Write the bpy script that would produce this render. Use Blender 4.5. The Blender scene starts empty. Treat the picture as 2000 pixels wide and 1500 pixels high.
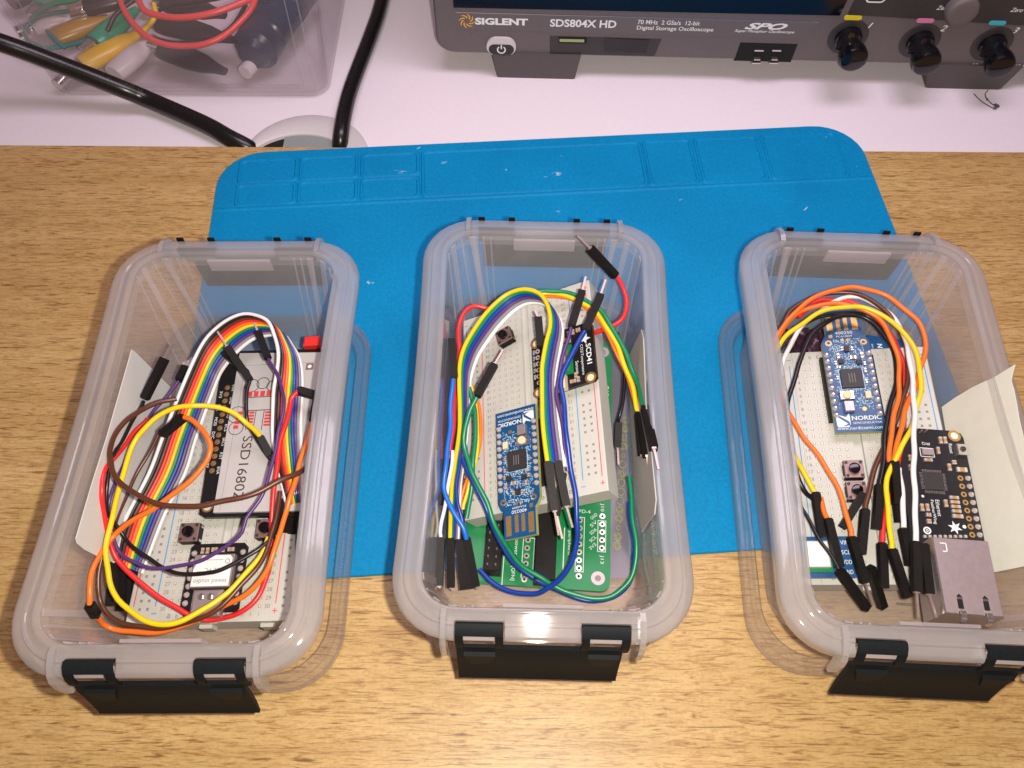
import bpy, math, random
import numpy as np
from mathutils import Matrix, Vector

random.seed(7)
SC = bpy.context.scene
COL = SC.collection
S = 0.000648            # metres per layout unit
MM = 1.543              # layout units per millimetre
R = math.radians

# ------------------------------------------------------------------ camera
CAM_H, FPX, PITCH, ROLL = 400.0, 1584.9108, 1.04903305, 0.006962
_fw = np.array([0, math.cos(PITCH), -math.sin(PITCH)])
_rt = np.array([1.0, 0, 0])
_up = np.cross(_rt, _fw)
_r2 = _rt * math.cos(ROLL) + _up * math.sin(ROLL)
_u2 = -_rt * math.sin(ROLL) + _up * math.cos(ROLL)
cd = bpy.data.cameras.new('camera')
cam = bpy.data.objects.new('camera', cd)
COL.objects.link(cam)
cd.sensor_width = 36.0
cd.lens = FPX / 2000.0 * 36.0
cd.clip_start = 0.01
cd.clip_end = 50
m = Matrix.Identity(4)
for i in range(3):
    m[i][0], m[i][1], m[i][2] = _r2[i], _u2[i], -_fw[i]
m[2][3] = CAM_H * S
cam.matrix_world = m
SC.camera = cam

# ------------------------------------------------------------------ light
w = bpy.data.worlds.new('World')
SC.world = w
w.use_nodes = True
bg = w.node_tree.nodes['Background']
bg.inputs[0].default_value = (1.0, 0.60, 0.66, 1)
bg.inputs[1].default_value = 0.16

def lamp(name, kind, loc, energy, color, size, target=None):
    l = bpy.data.lights.new(name, kind)
    l.energy = energy
    l.color = color
    if kind == 'POINT':
        l.shadow_soft_size = size * S
    else:
        l.shape = 'RECTANGLE'
        l.size, l.size_y = size[0] * S, size[1] * S
    o = bpy.data.objects.new(name, l)
    COL.objects.link(o)
    o.location = Vector(loc) * S
    if target:
        o.rotation_euler = (Vector(target) - Vector(loc)).to_track_quat('-Z', 'Y').to_euler()
    return o

lamp('phone_torch', 'POINT', (18, 11, 384), 3.3, (1.0, 0.92, 0.80), 5.0)
lamp('back_fill', 'AREA', (110, 400, 640), 1.2, (1.0, 0.84, 0.99), (520, 200), (80, 660, 0))  # added unseen fill lamp, brightens the white desk at the back

SC.view_settings.view_transform = 'Standard'
SC.view_settings.look = 'None'
SC.view_settings.exposure = 0.0
SC.view_settings.gamma = 1.0
SC.view_settings.use_curve_mapping = False
SC.render.engine = 'CYCLES'
SC.cycles.max_bounces = 16
SC.cycles.transmission_bounces = 14
SC.cycles.transparent_max_bounces = 48
SC.cycles.diffuse_bounces = 3
SC.cycles.glossy_bounces = 3
SC.cycles.caustics_reflective = False
SC.cycles.caustics_refractive = False
SC.cycles.use_denoising = True
SC.cycles.sample_clamp_indirect = 4.0

# ------------------------------------------------------------------ maths helpers
def ray(u, v):
    return (u - 1000) / FPX * _r2 + (750 - v) / FPX * _u2 + _fw
CPOS = np.array([0, 0, CAM_H])
def at(u, v, z=0.0):
    d = ray(u, v)
    return CPOS + d * ((z - CAM_H) / d[2])
def hit(u, v, P0, n):
    d = ray(u, v)
    n = np.asarray(n, float)
    return CPOS + d * (((np.asarray(P0, float) - CPOS) @ n) / (d @ n))
def rot(a, b, c):
    ca, sa, cb, sb, cc, sc = math.cos(a), math.sin(a), math.cos(b), math.sin(b), math.cos(c), math.sin(c)
    return (np.array([[cc, -sc, 0], [sc, cc, 0], [0, 0, 1.]]) @ np.array([[cb, 0, sb], [0, 1, 0], [-sb, 0, cb]])
            @ np.array([[1., 0, 0], [0, ca, -sa], [0, sa, ca]]))

# ------------------------------------------------------------------ materials
MATS = {}
def nmat(name):
    mt = bpy.data.materials.new(name)
    mt.use_nodes = True
    nt = mt.node_tree
    return mt, nt, nt.nodes['Principled BSDF'], nt.nodes, nt.links

def mat(name, col, rough=0.5, metal=0.0, var=0.08, scale=900.0, bump=0.0, spec=0.5, bscale=None, trans=0.0):
    """Plain solid surface with a little procedural variation of tone, gloss and relief."""
    if name in MATS:
        return MATS[name]
    mt, nt, b, N, L = nmat(name)
    tc = N.new('ShaderNodeTexCoord')
    nz = N.new('ShaderNodeTexNoise')
    nz.inputs['Scale'].default_value = scale
    nz.inputs['Detail'].default_value = 3
    L.new(tc.outputs['Object'], nz.inputs['Vector'])
    mix = N.new('ShaderNodeMix')
    mix.data_type = 'RGBA'
    lo = [max(0, c * (1 - var)) for c in col]
    hi = [min(1, c * (1 + var)) for c in col]
    mix.inputs[6].default_value = (*lo, 1)
    mix.inputs[7].default_value = (*hi, 1)
    L.new(nz.outputs['Fac'], mix.inputs[0])
    L.new(mix.outputs[2], b.inputs['Base Color'])
    mr = N.new('ShaderNodeMapRange')
    mr.inputs[3].default_value = max(0.02, rough - 0.06)
    mr.inputs[4].default_value = min(1, rough + 0.06)
    L.new(nz.outputs['Fac'], mr.inputs[0])
    L.new(mr.outputs[0], b.inputs['Roughness'])
    b.inputs['Metallic'].default_value = metal
    b.inputs['Specular IOR Level'].default_value = spec
    if trans:
        b.inputs['Subsurface Weight'].default_value = trans
        b.inputs['Subsurface Radius'].default_value = (0.002, 0.002, 0.002)
    if bump:
        n2 = N.new('ShaderNodeTexNoise')
        n2.inputs['Scale'].default_value = bscale or scale * 3
        n2.inputs['Detail'].default_value = 2
        L.new(tc.outputs['Object'], n2.inputs['Vector'])
        bp = N.new('ShaderNodeBump')
        bp.inputs['Strength'].default_value = bump
        bp.inputs['Distance'].default_value = 0.0002
        L.new(n2.outputs['Fac'], bp.inputs['Height'])
        L.new(bp.outputs['Normal'], b.inputs['Normal'])
    MATS[name] = mt
    return mt

def plastic(name, opac, tint=(0.95, 0.90, 0.93), edge=0.25, gloss=0.18, bend=0.0):
    """Cloudy polypropylene: part see-through, part scattering, with a glossy skin."""
    mt = bpy.data.materials.new(name)
    mt.use_nodes = True
    nt = mt.node_tree
    N, L = nt.nodes, nt.links
    N.clear()
    out = N.new('ShaderNodeOutputMaterial')
    tr = N.new('ShaderNodeBsdfTransparent')
    tr.inputs[0].default_value = (0.99, 0.975, 0.98, 1)
    df = N.new('ShaderNodeBsdfDiffuse')
    df.inputs[0].default_value = (*tint, 1)
    tl = N.new('ShaderNodeBsdfTranslucent')
    tl.inputs[0].default_value = (*tint, 1)
    a = N.new('ShaderNodeMixShader')
    a.inputs[0].default_value = 0.5
    L.new(df.outputs[0], a.inputs[1])
    L.new(tl.outputs[0], a.inputs[2])
    lw = N.new('ShaderNodeLayerWeight')
    lw.inputs[0].default_value = 0.3
    tc = N.new('ShaderNodeTexCoord')
    nz = N.new('ShaderNodeTexNoise')
    nz.inputs['Scale'].default_value = 70
    nz.inputs['Detail'].default_value = 4
    L.new(tc.outputs['Object'], nz.inputs['Vector'])
    m1 = N.new('ShaderNodeMath'); m1.operation = 'MULTIPLY_ADD'
    m1.inputs[1].default_value = edge
    m1.inputs[2].default_value = opac
    L.new(lw.outputs['Facing'], m1.inputs[0])
    m2 = N.new('ShaderNodeMath'); m2.operation = 'MULTIPLY_ADD'
    m2.inputs[1].default_value = opac * 0.5
    L.new(nz.outputs['Fac'], m2.inputs[0])
    L.new(m1.outputs[0], m2.inputs[2])
    m2.use_clamp = True
    mx = N.new('ShaderNodeMixShader')
    L.new(m2.outputs[0], mx.inputs[0])
    if bend:      # thick moulded edges bend part of the light aside
        rf = N.new('ShaderNodeBsdfRefraction')
        rf.inputs['Color'].default_value = (0.97, 0.95, 0.96, 1)
        rf.inputs['Roughness'].default_value = 0.12
        rf.inputs['IOR'].default_value = 1.06
        mb_ = N.new('ShaderNodeMixShader')
        mb_.inputs[0].default_value = bend
        L.new(tr.outputs[0], mb_.inputs[1])
        L.new(rf.outputs[0], mb_.inputs[2])
        L.new(mb_.outputs[0], mx.inputs[1])
    else:
        L.new(tr.outputs[0], mx.inputs[1])
    L.new(a.outputs[0], mx.inputs[2])
    gl = N.new('ShaderNodeBsdfGlossy')
    gl.inputs['Roughness'].default_value = gloss
    fr = N.new('ShaderNodeLayerWeight')
    fr.inputs[0].default_value = 0.5
    pw = N.new('ShaderNodeMath'); pw.operation = 'POWER'
    pw.inputs[1].default_value = 5.0
    L.new(fr.outputs['Facing'], pw.inputs[0])
    m3 = N.new('ShaderNodeMath'); m3.operation = 'MULTIPLY_ADD'
    m3.inputs[1].default_value = 0.8
    m3.inputs[2].default_value = 0.03
    L.new(pw.outputs[0], m3.inputs[0])
    mx2 = N.new('ShaderNodeMixShader')
    L.new(m3.outputs[0], mx2.inputs[0])
    L.new(mx.outputs[0], mx2.inputs[1])
    L.new(gl.outputs[0], mx2.inputs[2])
    L.new(mx2.outputs[0], out.inputs[0])
    MATS[name] = mt
    return mt

def wood():
    mt, nt, b, N, L = nmat('oak_laminate')
    tc = N.new('ShaderNodeTexCoord')
    def noise(sx, sy, det, dist, off=0.0):
        mp = N.new('ShaderNodeMapping')
        mp.inputs['Scale'].default_value = (sx, sy, 30)
        mp.inputs['Location'].default_value = (off, off * 0.7, 0)
        L.new(tc.outputs['Object'], mp.inputs['Vector'])
        n = N.new('ShaderNodeTexNoise')
        n.inputs['Scale'].default_value = 1
        n.inputs['Detail'].default_value = det
        n.inputs['Distortion'].default_value = dist
        L.new(mp.outputs[0], n.inputs['Vector'])
        return n.outputs['Fac']
    def ramp(src, stops):
        r = N.new('ShaderNodeValToRGB')
        els = r.color_ramp.elements
        while len(els) < len(stops):
            els.new(0.5)
        for e, (p, c) in zip(els, stops):
            e.position = p
            e.color = (*c, 1)
        L.new(src, r.inputs[0])
        return r.outputs[0]
    base = ramp(noise(7, 70, 4, 1.2), [(0.25, (0.50, 0.32, 0.120)), (0.5, (0.58, 0.392, 0.158)), (0.78, (0.65, 0.455, 0.20))])
    fine = ramp(noise(95, 760, 9, 2.0, 3.1), [(0.27, (0.44, 0.32, 0.23)), (0.43, (0.83, 0.76, 0.69)), (0.56, (1, 1, 1))])
    pore = ramp(noise(90, 1300, 3, 1.0, 9.7), [(0.30, (0.42, 0.33, 0.26)), (0.43, (1, 1, 1)), (1.0, (1, 1, 1))])
    grey = ramp(noise(900, 1100, 2, 0.0, 5.5), [(0.3, (0.86, 0.84, 0.80)), (0.55, (1, 1, 1)), (0.8, (1.0, 1.0, 1.0))])
    big = ramp(noise(2.2, 16, 2, 0.6, 1.7), [(0.3, (0.90, 0.87, 0.84)), (0.6, (1, 1, 1)), (0.9, (1, 1, 1))])
    cur = base
    for nxt in (fine, pore, big, grey):
        mx = N.new('ShaderNodeMix'); mx.data_type = 'RGBA'; mx.blend_type = 'MULTIPLY'
        mx.inputs[0].default_value = 0.9
        L.new(cur, mx.inputs[6]); L.new(nxt, mx.inputs[7])
        cur = mx.outputs[2]
    L.new(cur, b.inputs['Base Color'])
    b.inputs['Roughness'].default_value = 0.42
    bp = N.new('ShaderNodeBump')
    bp.inputs['Strength'].default_value = 0.35
    bp.inputs['Distance'].default_value = 0.0002
    L.new(noise(40, 900, 4, 0.6, 3.1), bp.inputs['Height'])
    L.new(bp.outputs[0], b.inputs['Normal'])
    return mt

def mat_blue():
    mt, nt, b, N, L = nmat('blue_silicone')
    tc = N.new('ShaderNodeTexCoord')
    n1 = N.new('ShaderNodeTexNoise'); n1.inputs['Scale'].default_value = 25; n1.inputs['Detail'].default_value = 5
    n2 = N.new('ShaderNodeTexNoise'); n2.inputs['Scale'].default_value = 900; n2.inputs['Detail'].default_value = 2
    n3 = N.new('ShaderNodeTexVoronoi'); n3.inputs['Scale'].default_value = 130
    n4 = N.new('ShaderNodeTexNoise'); n4.inputs['Scale'].default_value = 18
    for n in (n1, n2, n3, n4):
        L.new(tc.outputs['Object'], n.inputs['Vector'])
    r1 = N.new('ShaderNodeValToRGB')
    r1.color_ramp.elements[0].position = 0.3
    r1.color_ramp.elements[0].color = (0.001, 0.205, 0.45, 1)
    r1.color_ramp.elements[1].position = 0.7
    r1.color_ramp.elements[1].color = (0.001, 0.245, 0.53, 1)
    L.new(n1.outputs['Fac'], r1.inputs[0])
    mx = N.new('ShaderNodeMix'); mx.data_type = 'RGBA'; mx.blend_type = 'OVERLAY'
    mx.inputs[0].default_value = 0.25
    L.new(r1.outputs[0], mx.inputs[6]); L.new(n2.outputs['Fac'], mx.inputs[7])
    # pale dust specks
    r2 = N.new('ShaderNodeValToRGB')
    r2.color_ramp.elements[0].position = 0.035
    r2.color_ramp.elements[0].color = (1, 1, 1, 1)
    r2.color_ramp.elements[1].position = 0.06
    r2.color_ramp.elements[1].color = (0, 0, 0, 1)
    L.new(n3.outputs['Distance'], r2.inputs[0])
    r3 = N.new('ShaderNodeValToRGB')
    r3.color_ramp.elements[0].position = 0.55
    r3.color_ramp.elements[0].color = (0, 0, 0, 1)
    r3.color_ramp.elements[1].position = 0.72
    r3.color_ramp.elements[1].color = (0.5, 0.5, 0.5, 1)
    L.new(n4.outputs['Fac'], r3.inputs[0])
    ml = N.new('ShaderNodeMath'); ml.operation = 'MULTIPLY'
    L.new(r2.outputs[0], ml.inputs[0]); L.new(r3.outputs[0], ml.inputs[1])
    m2 = N.new('ShaderNodeMix'); m2.data_type = 'RGBA'
    m2.inputs[7].default_value = (0.5, 0.62, 0.68, 1)
    L.new(ml.outputs[0], m2.inputs[0]); L.new(mx.outputs[2], m2.inputs[6])
    L.new(m2.outputs[2], b.inputs['Base Color'])
    b.inputs['Roughness'].default_value = 0.55
    b.inputs['Specular IOR Level'].default_value = 0.15
    bp = N.new('ShaderNodeBump'); bp.inputs['Strength'].default_value = 0.25; bp.inputs['Distance'].default_value = 0.0001
    L.new(n2.outputs['Fac'], bp.inputs['Height']); L.new(bp.outputs[0], b.inputs['Normal'])
    return mt

M = dict(
    wood=wood(), blue=mat_blue(),
    white_desk=mat('white_melamine', (0.84, 0.78, 0.83), 0.45, var=0.03, scale=400),
    wall=plastic('cloudy_plastic', 0.125, tint=(0.99, 0.98, 0.99), edge=0.17, gloss=0.10, bend=0.08),
    rim=plastic('thick_cloudy_plastic', 0.22, tint=(0.99, 0.98, 0.99), edge=0.16, gloss=0.06, bend=0.45),
    rib=plastic('ribbed_plastic', 0.24, edge=0.2),
    lid=plastic('clear_lid_plastic', 0.035, edge=0.06, gloss=0.12),
    lidrim=plastic('clear_lid_edge', 0.09, edge=0.24, gloss=0.06, bend=0.3),
    bin=plastic('clear_bin_plastic', 0.05, tint=(0.95, 0.90, 0.95), edge=0.06),
    bag=plastic('thin_bag_film', 0.5, tint=(0.36, 0.33, 0.40), edge=0.2, gloss=0.2),
    latch=mat('black_latch', (0.010, 0.012, 0.014), 0.55, bump=0.15, var=0.2, spec=0.07),
    housing=mat('black_housing', (0.010, 0.0085, 0.0085), 0.5, bump=0.2, var=0.25, spec=0.16),
    footgrey=mat('foot_grey', (0.085, 0.072, 0.074), 0.6, bump=0.3, var=0.2, scale=1800),
    hingebar=mat('pale_hinge_bar', (0.40, 0.37, 0.38), 0.35, var=0.05),
    cable=mat('black_cable', (0.008, 0.007, 0.007), 0.28, var=0.2),
    scope=mat('scope_grey', (0.13, 0.108, 0.112), 0.55, bump=0.3, var=0.22, scale=1800),
    scope2=mat('scope_dark_grey', (0.035, 0.03, 0.032), 0.5, bump=0.2, var=0.2, scale=1800),
    screen=mat('dark_screen', (0.004, 0.004, 0.009), 0.15, var=0.3),
    blackgloss=mat('black_gloss', (0.004, 0.004, 0.006), 0.12),
    white=mat('white_print', (0.80, 0.80, 0.80), 0.5, var=0.04),
    bb=mat('breadboard_white', (0.52, 0.52, 0.475), 0.42, var=0.03, scale=500, bump=0.05),
    hole=mat('socket_dark', (0.24, 0.23, 0.20), 0.6),  # flat dark tone painted for the shade inside sockets and holes
    clip=mat('clip_glint', (0.80, 0.72, 0.52), 0.35, 0.15),  # cream tone paints the glint of the metal clips
    gold=mat('gold_plate', (0.62, 0.44, 0.16), 0.3, 0.9, var=0.15),
    copper=mat('copper_pad', (0.55, 0.33, 0.11), 0.34, 0.75, var=0.12),
    tin=mat('tin_metal', (0.72, 0.69, 0.66), 0.22, 0.95, var=0.12),
    solder=mat('solder', (0.70, 0.62, 0.60), 0.2, 0.45, var=0.1),
    pin=mat('pin_metal', (0.46, 0.36, 0.34), 0.4, 0.7, var=0.12),
    shield=mat('shield_metal', (0.46, 0.385, 0.39), 0.36, 0.6, var=0.08, bump=0.1),
    pcb_black=mat('black_pcb', (0.008, 0.008, 0.010), 0.35, var=0.3),
    pcb_blue=mat('blue_pcb', (0.003, 0.068, 0.20), 0.35, var=0.15),
    pcb_edge=mat('pcb_fibre_edge', (0.45, 0.45, 0.14), 0.6, var=0.12),
    pcb_green=mat('green_pcb', (0.002, 0.20, 0.058), 0.35, var=0.12, scale=300),
    silk=mat('silkscreen', (0.72, 0.76, 0.76), 0.6, var=0.1),
    silkblue=mat('pale_silkscreen', (0.46, 0.62, 0.70), 0.6, var=0.25),
    chip=mat('chip_resin', (0.028, 0.026, 0.026), 0.5, var=0.25),
    ceramic=mat('tan_ceramic', (0.40, 0.24, 0.10), 0.45, var=0.3),
    cream=mat('cream_plastic', (0.72, 0.62, 0.40), 0.5),
    red=mat('red_plastic', (0.72, 0.03, 0.025), 0.4),
    panel=mat('paper_display', (0.47, 0.46, 0.455), 0.55, var=0.03, scale=300),
    ink=mat('dark_ink', (0.05, 0.035, 0.035), 0.6),
    redink=mat('red_ink', (0.62, 0.05, 0.05), 0.6),
    blueline=mat('blue_line', (0.02, 0.28, 0.62), 0.6),
    redline=mat('red_line', (0.68, 0.06, 0.08), 0.6),
    greyink=mat('grey_ink', (0.20, 0.19, 0.18), 0.6),
    greycard=mat('grey_card', (0.46, 0.445, 0.42), 0.7, var=0.04),
    card=mat('white_card', (0.62, 0.61, 0.59), 0.6, var=0.03),
    cardgreen=mat('pale_paper', (0.70, 0.70, 0.61), 0.75, var=0.05, scale=200, bump=0.3, bscale=400),
    btn=mat('button_steel', (0.30, 0.19, 0.18), 0.42, 0.5, var=0.15),
    orange_ink=mat('orange_ink', (0.80, 0.40, 0.04), 0.5),
    yellow_ink=mat('yellow_ink', (0.75, 0.62, 0.02), 0.5),
    pink_ink=mat('pink_ink', (0.70, 0.22, 0.42), 0.5),
    cyan_ink=mat('cyan_ink', (0.05, 0.48, 0.62), 0.5),
    bagink=mat('yellow_bag_ink', (0.42, 0.44, 0.04), 0.6),
    grommet=mat('grommet_plastic', (0.60, 0.57, 0.58), 0.45, var=0.05),
    grommet2=mat('grey_brush', (0.26, 0.29, 0.29), 0.8, bump=0.4),
    void=mat('dark_opening', (0.006, 0.006, 0.007), 0.9),  # near-black tone paints the darkness inside ports, slots and holes
    antistatic=mat('antistatic_film', (0.075, 0.035, 0.055), 0.22, 0.55, var=0.7, scale=90, bump=0.8, bscale=120),
    silverbag=mat('silver_film', (0.30, 0.24, 0.27), 0.3, 0.5, var=0.3, scale=90, bump=0.6, bscale=120),
    dust=mat('dust_grey', (0.07, 0.07, 0.08), 0.9),
    scuff=mat('pale_scuff', (0.55, 0.68, 0.72), 0.8),
)
WIRE = dict(yellow=(0.82, 0.56, 0.006), orange=(0.86, 0.17, 0.015), red=(0.72, 0.025, 0.025), brown=(0.095, 0.030, 0.013),
            black=(0.010, 0.009, 0.009), white=(0.78, 0.76, 0.76), green=(0.002, 0.20, 0.085), blue=(0.004, 0.040, 0.30),
            purple=(0.085, 0.035, 0.165), grey=(0.24, 0.23, 0.24), teal=(0.01, 0.20, 0.19), lightblue=(0.01, 0.14, 0.62))
def wmat(c):
    return mat(c + '_insulation', WIRE[c], 0.33, var=0.07, scale=600)

# ------------------------------------------------------------------ mesh builder
class MB:
    def __init__(self):
        self.v, self.f, self.mi = [], [], []
    def add(self, vs, fs, mi=0):
        o = len(self.v)
        self.v += [tuple(map(float, p)) for p in vs]
        self.f += [tuple(o + i for i in f) for f in fs]
        self.mi += [mi] * len(fs)
        return self
    def obox(self, c, ex, ey, ez, mi=0):
        """box about centre c with half-axis vectors"""
        c, ex, ey, ez = (np.asarray(a, float) for a in (c, ex, ey, ez))
        vs = [c + sx * ex + sy * ey + sz * ez for sz in (-1, 1) for sy in (-1, 1) for sx in (-1, 1)]
        return self.add(vs, [(0, 2, 3, 1), (4, 5, 7, 6), (0, 1, 5, 4), (2, 6, 7, 3), (0, 4, 6, 2), (1, 3, 7, 5)], mi)
    def box(self, x0, y0, z0, x1, y1, z1, mi=0):
        return self.obox(((x0 + x1) / 2, (y0 + y1) / 2, (z0 + z1) / 2), ((x1 - x0) / 2, 0, 0), (0, (y1 - y0) / 2, 0), (0, 0, (z1 - z0) / 2), mi)
    def cbox(self, x0, y0, z0, x1, y1, z1, b, mi=0):
        """box with chamfered top edges"""
        lo = [(x0, y0), (x1, y0), (x1, y1), (x0, y1)]
        hi = [(x0 + b, y0 + b), (x1 - b, y0 + b), (x1 - b, y1 - b), (x0 + b, y1 - b)]
        vs = [(*p, z0) for p in lo] + [(*p, z1 - b) for p in lo] + [(*p, z1) for p in hi]
        fs = [(3, 2, 1, 0), (8, 9, 10, 11)]
        for k in (0, 4):
            for i in range(4):
                j = (i + 1) % 4
                fs.append((k + i, k + j, k + 4 + j, k + 4 + i))
        return self.add(vs, fs, mi)
    def prism(self, pts, z0, z1, mi=0, mtop=None, bev=0.0):
        """polygon (counter-clockwise xy) from z0 to z1"""
        n = len(pts)
        vs = [(*p, z0) for p in pts] + [(*p, z1) for p in pts]
        self.add(vs, [(i, (i + 1) % n, n + (i + 1) % n, n + i) for i in range(n)] + [tuple(range(n - 1, -1, -1))], mi)
        return self.add([(*p, z1) for p in pts], [tuple(range(n))], mi if mtop is None else mtop)
    def quad(self, a, b, c, d, mi=0):
        return self.add([a, b, c, d], [(0, 1, 2, 3)], mi)
    def rect(self, x0, y0, x1, y1, z, mi=0):
        return self.quad((x0, y0, z), (x1, y0, z), (x1, y1, z), (x0, y1, z), mi)
    def lathe(self, c, axis, prof, n=24, mi=0, cap=True):
        """prof: list of (radius, distance along axis) from c"""
        c, ax = np.asarray(c, float), np.asarray(axis, float)
        ax = ax / np.linalg.norm(ax)
        t = np.array([0, 0, 1.]) if abs(ax[2]) < 0.9 else np.array([1., 0, 0])
        e1 = np.cross(ax, t); e1 /= np.linalg.norm(e1)
        e2 = np.cross(ax, e1)
        vs, fs = [], []
        for r, d in prof:
            for k in range(n):
                a = 2 * math.pi * k / n
                vs.append(c + ax * d + (e1 * math.cos(a) + e2 * math.sin(a)) * r)
        for j in range(len(prof) - 1):
            for k in range(n):
                k2 = (k + 1) % n
                fs.append((j * n + k, (j + 1) * n + k, (j + 1) * n + k2, j * n + k2))
        if cap:
            fs.append(tuple(range(n)))
            fs.append(tuple((len(prof) - 1) * n + k for k in range(n - 1, -1, -1)))
        return self.add(vs, fs, mi)
    def tube(self, P, r, n=10, mi=0, cap=True, flat=None):
        P = np.asarray(P, float)
        T = np.gradient(P, axis=0)
        T /= np.linalg.norm(T, axis=1)[:, None] + 1e-12
        up = np.array([0, 0, 1.]) if abs(T[0][2]) < 0.9 else np.array([1., 0, 0])
        nrm = up - T[0] * (up @ T[0]); nrm /= np.linalg.norm(nrm)
        vs, fs = [], []
        for i in range(len(P)):
            nrm = nrm - T[i] * (nrm @ T[i]); nrm /= np.linalg.norm(nrm) + 1e-12
            b = np.cross(T[i], nrm)
            rr = r[i] if hasattr(r, '__len__') else r
            for k in range(n):
                a = 2 * math.pi * k / n
                vs.append(P[i] + (nrm * math.cos(a) + b * math.sin(a)) * rr)
        for i in range(len(P) - 1):
            for k in range(n):
                k2 = (k + 1) % n
                fs.append((i * n + k, i * n + k2, (i + 1) * n + k2, (i + 1) * n + k))
        if cap:
            fs.append(tuple(range(n - 1, -1, -1)))
            fs.append(tuple((len(P) - 1) * n + k for k in range(n)))
        return self.add(vs, fs, mi)
    def loft(self, loops, mi=0, close_first=False, close_last=False, mis=None):
        n = len(loops[0])
        vs = [p for lp in loops for p in lp]
        o = len(self.v)
        self.v += [tuple(map(float, p)) for p in vs]
        for j in range(len(loops) - 1):
            for k in range(n):
                k2 = (k + 1) % n
                self.f.append((o + j * n + k, o + j * n + k2, o + (j + 1) * n + k2, o + (j + 1) * n + k))
                self.mi.append(mis[j] if mis else mi)
        if close_first:
            self.f.append(tuple(o + k for k in range(n - 1, -1, -1))); self.mi.append(mis[0] if mis else mi)
        if close_last:
            self.f.append(tuple(o + (len(loops) - 1) * n + k for k in range(n))); self.mi.append(mis[-1] if mis else mi)
        return self

_glyph = {}
def glyphs(s, shear=0.0, weight=0.0):
    key = (s, shear, weight)
    if key not in _glyph:
        c = bpy.data.curves.new('t', 'FONT')
        c.body = s
        c.size = 1.0
        c.shear = shear
        c.offset = weight
        c.resolution_u = 3
        o = bpy.data.objects.new('t', c)
        me = bpy.data.meshes.new_from_object(o)
        vs = np.array([v.co[:2] for v in me.vertices]) if len(me.vertices) else np.zeros((1, 2))
        fs = [tuple(p.vertices) for p in me.polygons]
        mn, mxx = vs.min(0), vs.max(0)
        bpy.data.objects.remove(o)
        bpy.data.curves.remove(c)
        bpy.data.meshes.remove(me)
        _glyph[key] = (vs - mn, fs, mxx - mn)
    return _glyph[key]

def text(mb, s, O, ex, ey, w=None, h=None, mi=0, shear=0.0, weight=0.0, center=False):
    """flat lettering: O lower left (or centre), ex reading direction, ey letter-up, both unit vectors"""
    vs, fs, d = glyphs(s, shear, weight)
    O, ex, ey = (np.asarray(a, float) for a in (O, ex, ey))
    sx = w / d[0] if w else h / d[1]
    sy = h / d[1] if h else sx
    if center:
        O = O - ex * d[0] * sx / 2 - ey * d[1] * sy / 2
    mb.add([O + ex * x * sx + ey * y * sy for x, y in vs], fs, mi)
    return mb

# ------------------------------------------------------------------ things and parts
class Thing:
    """Empty at the thing's base; local coordinates are u units (unit=1) or millimetres (unit=MM)."""
    def __init__(self, name, label, cat, pos, rotm=None, group=None, unit=1.0, scale=1.0):
        o = bpy.data.objects.new(name, None)
        COL.objects.link(o)
        o.empty_display_size = 0.005
        rotm = np.eye(3) if rotm is None else rotm
        mw = Matrix.Identity(4)
        for i in range(3):
            for j in range(3):
                mw[i][j] = rotm[i][j] * scale
            mw[i][3] = pos[i] * S
        o.matrix_world = mw
        o['label'] = label
        o['category'] = cat
        if group:
            o['group'] = group
        self.o, self.unit, self.pos, self.rot, self.scale = o, unit, np.asarray(pos, float), rotm, scale
    def w2l(self, P):
        return (np.asarray(P, float) - self.pos) @ self.rot / (self.scale * self.unit)
    def l2w(self, l):
        return self.rot @ (np.asarray(l, float) * self.unit * self.scale) + self.pos
    def loc(self, u, v, h=0.0):
        """local x, y where the sight line through a photo point meets the plane at height h over this thing"""
        n = self.rot[:, 2]
        return self.w2l(hit(u, v, self.pos + n * h * self.unit * self.scale, n))
    def part(self, name, mb, mats, parent=None, smooth=False, world=False, label=None):
        vs = [self.w2l(p) for p in mb.v] if world else mb.v
        k = self.unit * S
        return mesh(name, vs, mb.f, mb.mi, mats, parent or self.o, k, smooth, label)

def mesh(name, vs, fs, mi, mats, parent, k, smooth=False, label=None):
    me = bpy.data.meshes.new(name)
    me.from_pydata([(p[0] * k, p[1] * k, p[2] * k) for p in vs], [], fs)
    mats = mats if isinstance(mats, (list, tuple)) else [mats]
    for q in mats:
        me.materials.append(q)
    if len(mats) > 1:
        me.polygons.foreach_set('material_index', mi)
    if smooth:
        me.polygons.foreach_set('use_smooth', [True] * len(fs))
        try:
            me.set_sharp_from_angle(angle=R(38))
        except Exception:
            pass
    me.update()
    o = bpy.data.objects.new(name, me)
    COL.objects.link(o)
    if parent is not None:
        o.parent = parent
    if label:
        o['label'] = label
    return o

def flat(name, mb, mats, kind=None, label=None, cat=None, group=None, smooth=False):
    """a thing (or piece of the setting) that is one mesh; origin at its lowest middle"""
    a = np.array(mb.v)
    org = np.array([(a[:, 0].min() + a[:, 0].max()) / 2, (a[:, 1].min() + a[:, 1].max()) / 2, a[:, 2].min()])
    o = mesh(name, a - org, mb.f, mb.mi, mats, None, S, smooth)
    o.location = Vector(org) * S
    if kind:
        o['kind'] = kind
    if label:
        o['label'] = label
        o['category'] = cat
    if group:
        o['group'] = group
    return o

def dup(o, parent=None):
    c = o.copy()
    COL.objects.link(c)
    if parent is not None:
        c.parent = parent
    for ch in list(o.children):
        dup(ch, c)
    return c

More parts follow.
